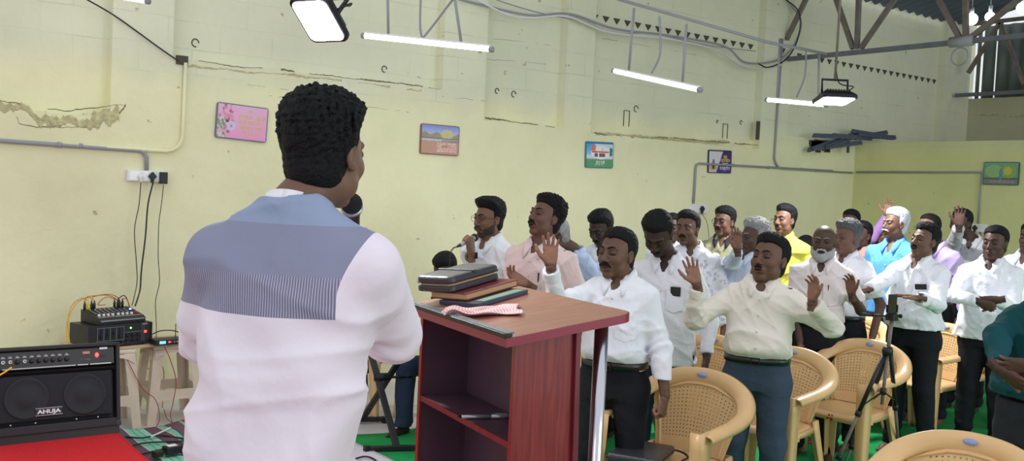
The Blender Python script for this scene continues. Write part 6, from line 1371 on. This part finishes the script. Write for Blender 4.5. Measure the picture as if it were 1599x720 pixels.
        if tuck and P.get('belt', True):
            rows = []; n = 48
            for i in range(n+1):
                a = 2*math.pi*i/n; e = 2.3; c_, s_ = math.cos(a), math.sin(a); rr = 1/((abs(c_)**e+abs(s_)**e)**(1/e)); rx, ry = .158*k*bw+.010, dpt*(.93+.08*b)+.012; rows.append([(c_*rr*rx, s_*rr*ry+.012*b, waist-.034), (c_*rr*rx, s_*rr*ry+.012*b, waist+.002)])
            mb = MB(); mb.surf(rows, .005); belt = mb.build('belt', MATC['belt'], root); yb_ = dpt*(.93+.08*b)+.012+.012*b; mb = MB()
            for lo_, hi_ in (((-.024, 0, -.035), (-.019, .006, .003)), ((.019, 0, -.035), (.024, .006, .003)), ((-.024, 0, -.001), (.024, .006, .004)), ((-.024, 0, -.037), (.024, .006, -.032)), ((-.02, .002, -.019), (.004, .006, -.015))): mb.box(lo_, hi_)
            mb.build('belt_buckle', MT['dark'], belt, loc=(0, yb_, waist))
    if P.get('watch'):
        a = A[P['watch']]; fd = (a['wr']-a['el']).normalized(); c = a['wr']-fd*.004; mb = MB(); mb.lathe([(.030, -.009), (.0315, 0), (.030, .009)], 20, c, tuple(fd)); ws = mb.build('watch', MT['black'] if P.get('watch_c') != 'steel' else MT['silver'], root)
        up = -a['N']; up = (up-fd*up.dot(fd)).normalized(); mb = MB(); mb.T = Matrix.Translation(c+up*.032) @ up.to_track_quat('Z', 'Y').to_matrix().to_4x4(); mb.box((-.018, -.02, -.004), (.018, .02, .006)); mb.build('watch_face', MT['black'] if P.get('watch_c') != 'steel' else MT['silver'], ws, .003)
    return root, A, g, Rw, hc
MATC['black_trousers'] = cloth_mat('black_trousers', srgb(26, 28, 34), .85); MATC['belt'] = M('black_belt', srgb(22, 20, 22), .35, coat=.3)
# ================================================================== PEOPLE
SH = lambda n, r, g, b, **k: cloth_mat(n, srgb(r, g, b), **k)
WHITE = SH('white_cotton', 236, 238, 246); CREAM = SH('cream_cotton', 238, 230, 220); PINK = SH('pink_cotton', 232, 208, 206); LBLUE = SH('light_blue_cotton', 168, 186, 214); PALEBLUE = SH('pale_blue_cotton', 206, 218, 238)
YEL = SH('yellow_cotton', 216, 214, 92); KHAKI = SH('khaki_cotton', 158, 158, 128); BLUE = SH('bright_blue_cotton', 92, 158, 226); LAV = SH('lavender_cotton', 196, 176, 222); TEAL = SH('teal_knit', 18, 78, 84, bump=.6, bscale=300); PATT = cloth_mat('patterned_white_cotton', srgb(232, 234, 244), pattern='floral')
ROSE = SH('rose_white_cotton', 232, 222, 224); GREYW = SH('grey_white_cotton', 200, 200, 206); BROWNP = SH('brown_pink_cotton', 176, 138, 130); GRBL = SH('grey_blue_cotton', 120, 142, 160); DKC = SH('dark_cloth', 24, 26, 34)
NAVY = SH('dark_blue_trousers', 44, 58, 80); SLATE = SH('slate_trousers', 66, 80, 100); GREYT = SH('dark_grey_trousers', 46, 48, 56)
GREY = (.30, .30, .31); WHT = (.62, .64, .68); SALT = (.10, .10, .11)
# the speaker, seen from behind
def kurta_mat():
    m = cloth_mat('kurta_cloth', srgb(236, 230, 240), .8, bump=.3, bscale=22); N = m.node_tree.nodes; L = m.node_tree.links; b = N['Principled BSDF']
    tc = N.new('ShaderNodeTexCoord'); sp = N.new('ShaderNodeSeparateXYZ'); L.new(tc.outputs['Object'], sp.inputs[0]); x, y, z = sp.outputs
    def mt(op, a, c=None):
        n = N.new('ShaderNodeMath'); n.operation = op
        for i, q in enumerate((a, c)):
            if q is None: continue
            if isinstance(q, (int, float)): n.inputs[i].default_value = q
            else: L.new(q, n.inputs[i])
        return n.outputs[0]
    def mix(f, a, c):
        n = N.new('ShaderNodeMix'); n.data_type = 'RGBA'; L.new(f, n.inputs[0])
        for i, q in ((6, a), (7, c)):
            if isinstance(q, tuple): n.inputs[i].default_value = q
            else: L.new(q, n.inputs[i])
        return n.outputs[2]
    between = lambda v, lo, hi: mt('MULTIPLY', mt('GREATER_THAN', v, lo), mt('LESS_THAN', v, hi))
    white = srgb(238, 228, 242); blue = srgb(146, 160, 190); grey = srgb(140, 142, 168); stripe = srgb(118, 118, 146)  # slight lavender in white puts the reflected coloured light into the cloth
    mrz = N.new('ShaderNodeMapRange'); mrz.interpolation_type = 'SMOOTHSTEP'; L.new(z, mrz.inputs[0]); mrz.inputs['From Min'].default_value = KZ[1]-.16; mrz.inputs['From Max'].default_value = KZ[1]+.06; mrz.inputs['To Min'].default_value = .142; mrz.inputs['To Max'].default_value = .215
    torso = mt('MULTIPLY', mt('LESS_THAN', x, mrz.outputs[0]), mt('GREATER_THAN', x, KX[0]))
    fine = mt('GREATER_THAN', mt('FRACT', mt('MULTIPLY', x, 170)), .42); weave = mix(fine, srgb(178, 174, 196), stripe)
    body = mix(mt('GREATER_THAN', z, KZ[0]), weave, grey)                      # hatched lower band, plain band above
    body = mix(mt('GREATER_THAN', z, KZ[1]), body, blue)                       # yoke
    panel = mt('MULTIPLY', torso, mt('GREATER_THAN', z, KZ[2]))
    L.new(mix(panel, white, body), b.inputs['Base Color']); return m
KX = (-.60, .182); KZ = (1.00, 1.23, .93)
SPX, SPD = 462, 2.16; zst = ST
spk_top = at(497, 139, SPD).z-zst
def Z_at(py, d=SPD-.12): return at(SPX, py, d).z-zst
KZ = (Z_at(432), Z_at(352), Z_at(498))
km = kurta_mat(); kk = spk_top/1.7
spk, SA, sg, sR, shc = person('person seen from behind in a white kurta with a grey-blue upper panel', 497, 139, SPD, -158, head=(16, -2, 0), z0=zst, drape=lambda X, Y, Z: -(.007*np.sin(34*(Z-.42*X)+1.6*np.sin(7*X+2)+.8*np.sin(15*Z))*np.exp(-((Z-.98)/.20)**2)+.006*np.sin(30*X+5*Z+1.5*np.sin(6*Z))*np.exp(-((Z-.70)/.16)**2)+.004*np.sin(26*(Z+.6*X)+2*np.sin(9*X))*np.exp(-((Z-1.25)/.12)**2))*(Y < .05), det=2, tpx=SPX, hs=1.03, trap=.03, hipx=-.06, tw=.86, hair='curly', curls=200, skin='brown', shirt_mat=km, collar=False, stand=True, collar_mat=SH('kurta_collar', 240, 238, 246), kurta=[(.62, -.052, 0, .192, .165), (.80, -.050, 0, .184, .158), (.97, -.044, .0, .180, .150), (1.12, -.012, .0, .182, .142)], tuck=False, hem=.60, fwd=.02, shw=.192, chest=1.1, build=1.08, belly=.4, ff=9, fa=.017, sleeve=(.074, .076, .060), leg_mat=SH('white_trousers', 225, 222, 230), shirt_name='kurta',
    arms={'R': dict(hand=(586, 420, 2.56), elbow=(612, 535, 2.50), pose='grip', F=(-.3, .9, .1), N=(-.8, -.1, .1)), 'L': dict(hand=(400, 450, 2.62), elbow=(350, 500, 2.42), pose='relaxed', F=(.8, .3, -.2), N=(.1, .2, 1))})
mg = at(549, 318, 2.36); mb = MB(); 
t = thing('microphone', 'black microphone held at the speaker mouth, its round head above his shoulder', 'microphone', mg); a_ = SA['R']; mdir = ((sg+(sR @ (a_['wr']+a_['F']*.075+a_['N']*.035)))-mg).normalized()
mb.ball((0, 0, 0), (.027, .027, .027), 16); mb.build('windscreen', M('mic_foam', srgb(34, 34, 40), .9, bump=1, bscale=400), t); mb = MB(); mb.lathe([(.024, .012), (.026, .022), (.022, .03), (.018, .06), (.013, .19), (.010, .2)], 16, (0, 0, 0), tuple(mdir)); mb.build('handle', MT['black'], t); mb = MB(); mb.lathe([(.0275, .012), (.0275, .02)], 16, (0, 0, 0), tuple(mdir)); mb.build('ring', MT['silver'], t)

def X(*a, **k): return person(*a, **k)
# back row first
X('person with black hair in a brown-pink shirt, mostly hidden', 1348, 343, 8.6, 35, det=0, hair='short', skin='dark', shirt_mat=BROWNP)
X('person with black hair in dark clothes behind the greying fringe', 1330, 325, 9.7, 25, det=0, hair='short', skin='dark', shirt_mat=DKC)
X('person with bowed black hair between the yellow shirt and the bald bearded man', 1268, 370, 9.2, 20, head=(0, -50, 0), det=0, hair='full', skin='deep', shirt_mat=DKC)
X('person in a purple shirt behind the white-haired man, raising a hand', 1384, 343, 9.0, 40, det=0, hair='short', skin='brown', shirt_mat=SH('purple_cotton', 176, 138, 196), tpx=1376, arms={'R': dict(hand=(1386, 338, 8.9), elbow=(1350, 385, 8.9), F=(0, 1, 0), N=(-.3, 0, 1), pose='open')})
X('person with short black hair barely showing between the bowed man and the moustached man', 1052, 330, 8.2, 10, det=0, hair='crop', skin='dark', shirt_mat=WHITE)
X('person in a white shirt cut off by the edge above the teal sweater', 1612, 345, 8.0, 25, det=0, hair='short', skin='dark', shirt_mat=WHITE, tpx=1608)
X('person in a bright yellow shirt standing near the wall', 1227, 318, 8.3, 25, head=(12, 2, 0), det=1, hair='part', skin='brown', beard='mustache', mw=.7, shirt_mat=YEL, short=True)
X('person with glasses in a khaki uniform shirt standing near the wall', 1133, 321, 8.3, 12, head=(20, 0, 0), det=1, hair='full', skin='mid', glasses=2, beard='mustache', shirt_mat=KHAKI, collar_mat=GREYT, badge=True, belly=.5, short=True)
X('person in a lavender shirt with a receding hairline and thin glasses', 1453, 331, 8.05, 25, head=(18, 0, 0), det=1, hair='thin', skin='brown', glasses=1, shirt_mat=LAV, tpx=1463, belly=.5)
X('person in a greyish white shirt raising one hand in front of a dark face', 1504, 324, 8.6, 15, head=(20, 0, 0), det=1, hair='short', skin='deep', shirt_mat=GREYW, tpx=1520, arms={'R': dict(hand=(1500, 350, 8.15), elbow=(1506, 400, 8.3), F=(0, 1, 0), N=(-.05, 0, 1), pose='open')})
X('person with bowed black hair in white, behind the lectern-side man', 947, 328, 7.1, 25, head=(10, -28, 0), det=1, hair='full', skin='deep', beard='mustache', shirt_mat=WHITE, belly=.5)
X('person with grey hair and spectacles, bowed in a light blue shirt behind the pink shirt', 879, 338, 6.9, 42, head=(30, -22, 0), det=1, hair='crop', hcol=GREY, skin='dark', glasses=1, shirt_mat=LBLUE, tpx=900, belly=.5)
X('person with white hair and moustache in a bright blue shirt', 1400, 323, 7.9, 30, head=(22, 2, 0), det=1, hair='full', hcol=WHT, beard='mustache', mcol=WHT, mw=1.15, bcol=GREY, skin='mid', shirt_mat=BLUE, leg_mat=NAVY, tuck=False, hem=.92)
X('person in a white shirt with a greying black fringe, behind the bald bearded man', 1326, 342, 7.1, 30, head=(10, 0, 0), det=1, hair='wavy', hcol=SALT, skin='mid', shirt_mat=WHITE, short=True, belly=.4)
X('person with grey hair in a pale blue shirt raising one hand beside the face', 1183, 340, 7.1, 35, head=(22, -4, 0), det=1, hair='wavy', hcol=GREY, skin='dark', shirt_mat=PALEBLUE, tpx=1172, belly=.5, arms={'R': dict(hand=(1152, 392, 6.75), elbow=(1140, 440, 6.9), F=(-.1, 1, 0), N=(-.4, 0, 1), pose='flat')})
X('person with a moustache in a white shirt with a faint floral pattern', 1076, 328, 7.1, 8, head=(12, 2, 0), det=1, hair='part', skin='mid', beard='mustache', eyes=True, shirt_mat=PATT, tuck=False, tpx=1084, belly=.7, build=1.1)
X('person in a white shirt with folded hands, standing beside the teal sweater', 1557, 350, 7.1, 12, head=(10, 0, 0), det=1, hair='short', skin='dark', shirt_mat=WHITE, tuck=False, hem=.86, belly=.8, build=1.1, phone=(.09, .045), who='man with folded hands', tpx=1553,
  arms={'R': dict(hand=(1528, 471, 6.85), elbow=(1500, 450, 7.1), F=(.9, -.3, 0), N=(0, .2, -1), pose='fist'), 'L': dict(hand=(1560, 468, 6.80), elbow=(1602, 450, 7.1), F=(-.9, -.2, 0), N=(0, .2, -1), pose='half')})
X('person with a bald head and full white beard in a white shirt with a pen', 1290, 347, 6.75, 8, head=(0, 2, 0), det=1, hair='bald', fringe=True, hcol=GREY, beard='full', mcol=(.42, .42, .44), bcol=GREY, skin='dark', shirt_mat=ROSE, pen='bald bearded man', belly=.6, short=True,
  arms={'L': dict(hand=(1330, 462, 6.5), elbow=(1345, 475, 6.8), F=(-.15, 1, .1), N=(-.5, 0, .8), pose='half'), 'R': dict(hand=(1250, 560, 6.7))})
X('person with head bowed low in a loose white shirt', 1036, 331, 5.75, 10, head=(3, -42, 0), det=1, fwd=.03, hair='full', skin='deep', beard='mustache', shirt_mat=WHITE, tuck=False, hem=.80, belly=.7, build=1.12, phone=(.06, .055), who='man bowing his head low', leg_mat=NAVY, tpx=1046)
# middle
boy, BA, bg_, bR, bhc = X('person with glasses and a smart watch singing into a hand-held microphone', 767, 308, 6.3, 38, head=(12, -2, 0), det=2, hair='quiff', eyes=True, beard='stubble', mcol=(.03, .02, .016), glasses=1, skin='brown', shirt_mat=WHITE, tuck=False, short=True, belly=.2, build=.92, watch='R',
  arms={'R': dict(hand=(738, 402, 5.75), elbow=(748, 450, 5.9), F=(-.12, 1, .0), N=(-.75, .1, -.5), pose='grip')})
a = BA['R']; gp_ = bg_+(bR @ (a['wr']+a['F']*.085+a['N']*.03)); mt_ = at(690, 400, 5.6)
t = thing('microphone', 'silver-banded hand microphone held by the man with glasses', 'microphone', gp_); dv_ = (at(697, 394, 5.66)-gp_); n_ = dv_.normalized(); 
mb = MB(); mb.lathe([(.012, -.09), (.013, 0), (.018, .07), (.019, .095)], 14, (0, 0, 0), tuple(-n_)); mb.build('handle', MT['silver'], t)
mb = MB(); mb.lathe([(.013, 0), (.011, .07), (.008, .11), (.005, .135)], 12, (0, 0, 0), tuple(n_)); mb.build('lower_body', MT['dark'], t); mb = MB(); mb.ball(tuple(-n_*.115), .026, 14); mb.build('mesh_head', MT['dark'], t)
mb = MB(); mb.tube(sweep([n_*.13, n_*.19, n_*.22+Vector((0, 0, -.05)), n_*.2+Vector((0, 0, -.3)), n_*.15+Vector((0, 0, -.8)), n_*.1+Vector((0, 0, -1.2))], 6), .004, 6); mb.build('cable', MT['wire_b'], t)
X('person in a pale pink shirt with head tilted back and eyes closed', 850, 303, 5.6, 30, head=(20, 16, 0), det=2, mouth=.003, hair='wavy', skin='mid', beard='mustache', shirt_mat=PINK, pen='man in pale pink', belly=.5, short=True, tpx=848, build=1.05,
  arms={'R': dict(hand=(826, 446, 5.4), elbow=(800, 470, 5.7), F=(-.8, .45, .2), N=(.3, .5, .4), pose='half')})
X('person seated behind the lectern with a bowed head of black hair, dark clothes', 708, 393, 7.15, 34, head=(0, -35, 0), det=1, seat=True, hair='short', skin='deep', shirt_mat=DKC, leg_mat=NAVY, stature=1.66, tpx=722, arms={'R': dict(hand=(664, 505, 6.85)), 'L': dict(hand=(692, 505, 6.75))})
# the man with outstretched arms
X('person with outstretched arms, white shirt and black trousers, behind the tripod', 1445, 347, 7.0, 25, head=(18, 10, 0), det=2, mouth=.004, hair='part', skin='mid', beard='mustache', shirt_mat=WHITE, belly=.9, build=1.12, phone=(.085, .04), who='man with outstretched arms', ptilt=.1, tpx=1440, belt=False, tuck=False, hem=.93, watch='L', watch_c='steel', stance=(0, .03),
  arms={'R': dict(hand=(1352, 455, 6.75), elbow=(1385, 440, 7.0), F=(-.9, -.15, .3), N=(0, -1, .1), pose='half'), 'L': dict(hand=(1437, 466, 6.6), elbow=(1497, 470, 7.0), F=(-1, .1, .1), N=(.1, -1, .2), pose='flat')})
X('person in a cream shirt and slate trousers with both hands raised, eyes closed', 1204, 364, 5.3, 4, head=(26, 12, 0), det=2, mouth=.002, hair='part', skin='mid', beard='mustache', mw=.7, shirt_mat=CREAM, leg_mat=SLATE, belly=1.1, build=1.12, hs=1.1, tpx=1197, face_w=1.06,
  arms={'R': dict(hand=(1089, 446, 5.2), elbow=(1108, 500, 5.4), F=(-.35, 1, .05), N=(.15, .1, 1), pose='open'), 'L': dict(hand=(1268, 474, 5.05), elbow=(1297, 515, 5.25), F=(.05, 1, .0), N=(-.7, 0, .7), pose='half')})
X('person with a moustache and white shirt beside the lectern, one palm raised', 968, 352, 4.9, 18, head=(16, 4, 0), det=2, hair='short', skin='mid', beard='mustache', mw=1.1, shirt_mat=WHITE, pen='moustached man beside the lectern', belly=1.0, build=1.06, hs=1.08, tpx=975, ff=15,
  arms={'R': dict(hand=(860, 418, 4.65), elbow=(872, 476, 4.8), F=(-.05, 1, 0), N=(.15, .05, 1), pose='open'), 'L': dict(hand=(1040, 630, 4.75), elbow=(1043, 545, 5.0), F=(-.1, -1, .1), N=(-.8, 0, -.4), pose='fist')})
X('person in a dark teal sweater with hands clasped, cut off by the edge', 1652, 340, 4.2, 42, det=2, hair='short', skin='dark', shirt_mat=TEAL, leg_mat=GREYT, belly=1.0, build=1.12, H=1.68, tpx=1640, tuck=False, hem=1.0, collar=False, stand=True, plain=True, shirt_name='sweater',
  arms={'R': dict(hand=(1557, 580, 3.95), elbow=(1545, 520, 4.25), F=(.75, -.5, .1), N=(.3, .5, -.6), pose='cup'), 'L': dict(hand=(1618, 572, 3.9), elbow=(1700, 560, 4.1), F=(-.9, -.1, .1), N=(.1, .3, -.9), pose='cup')})
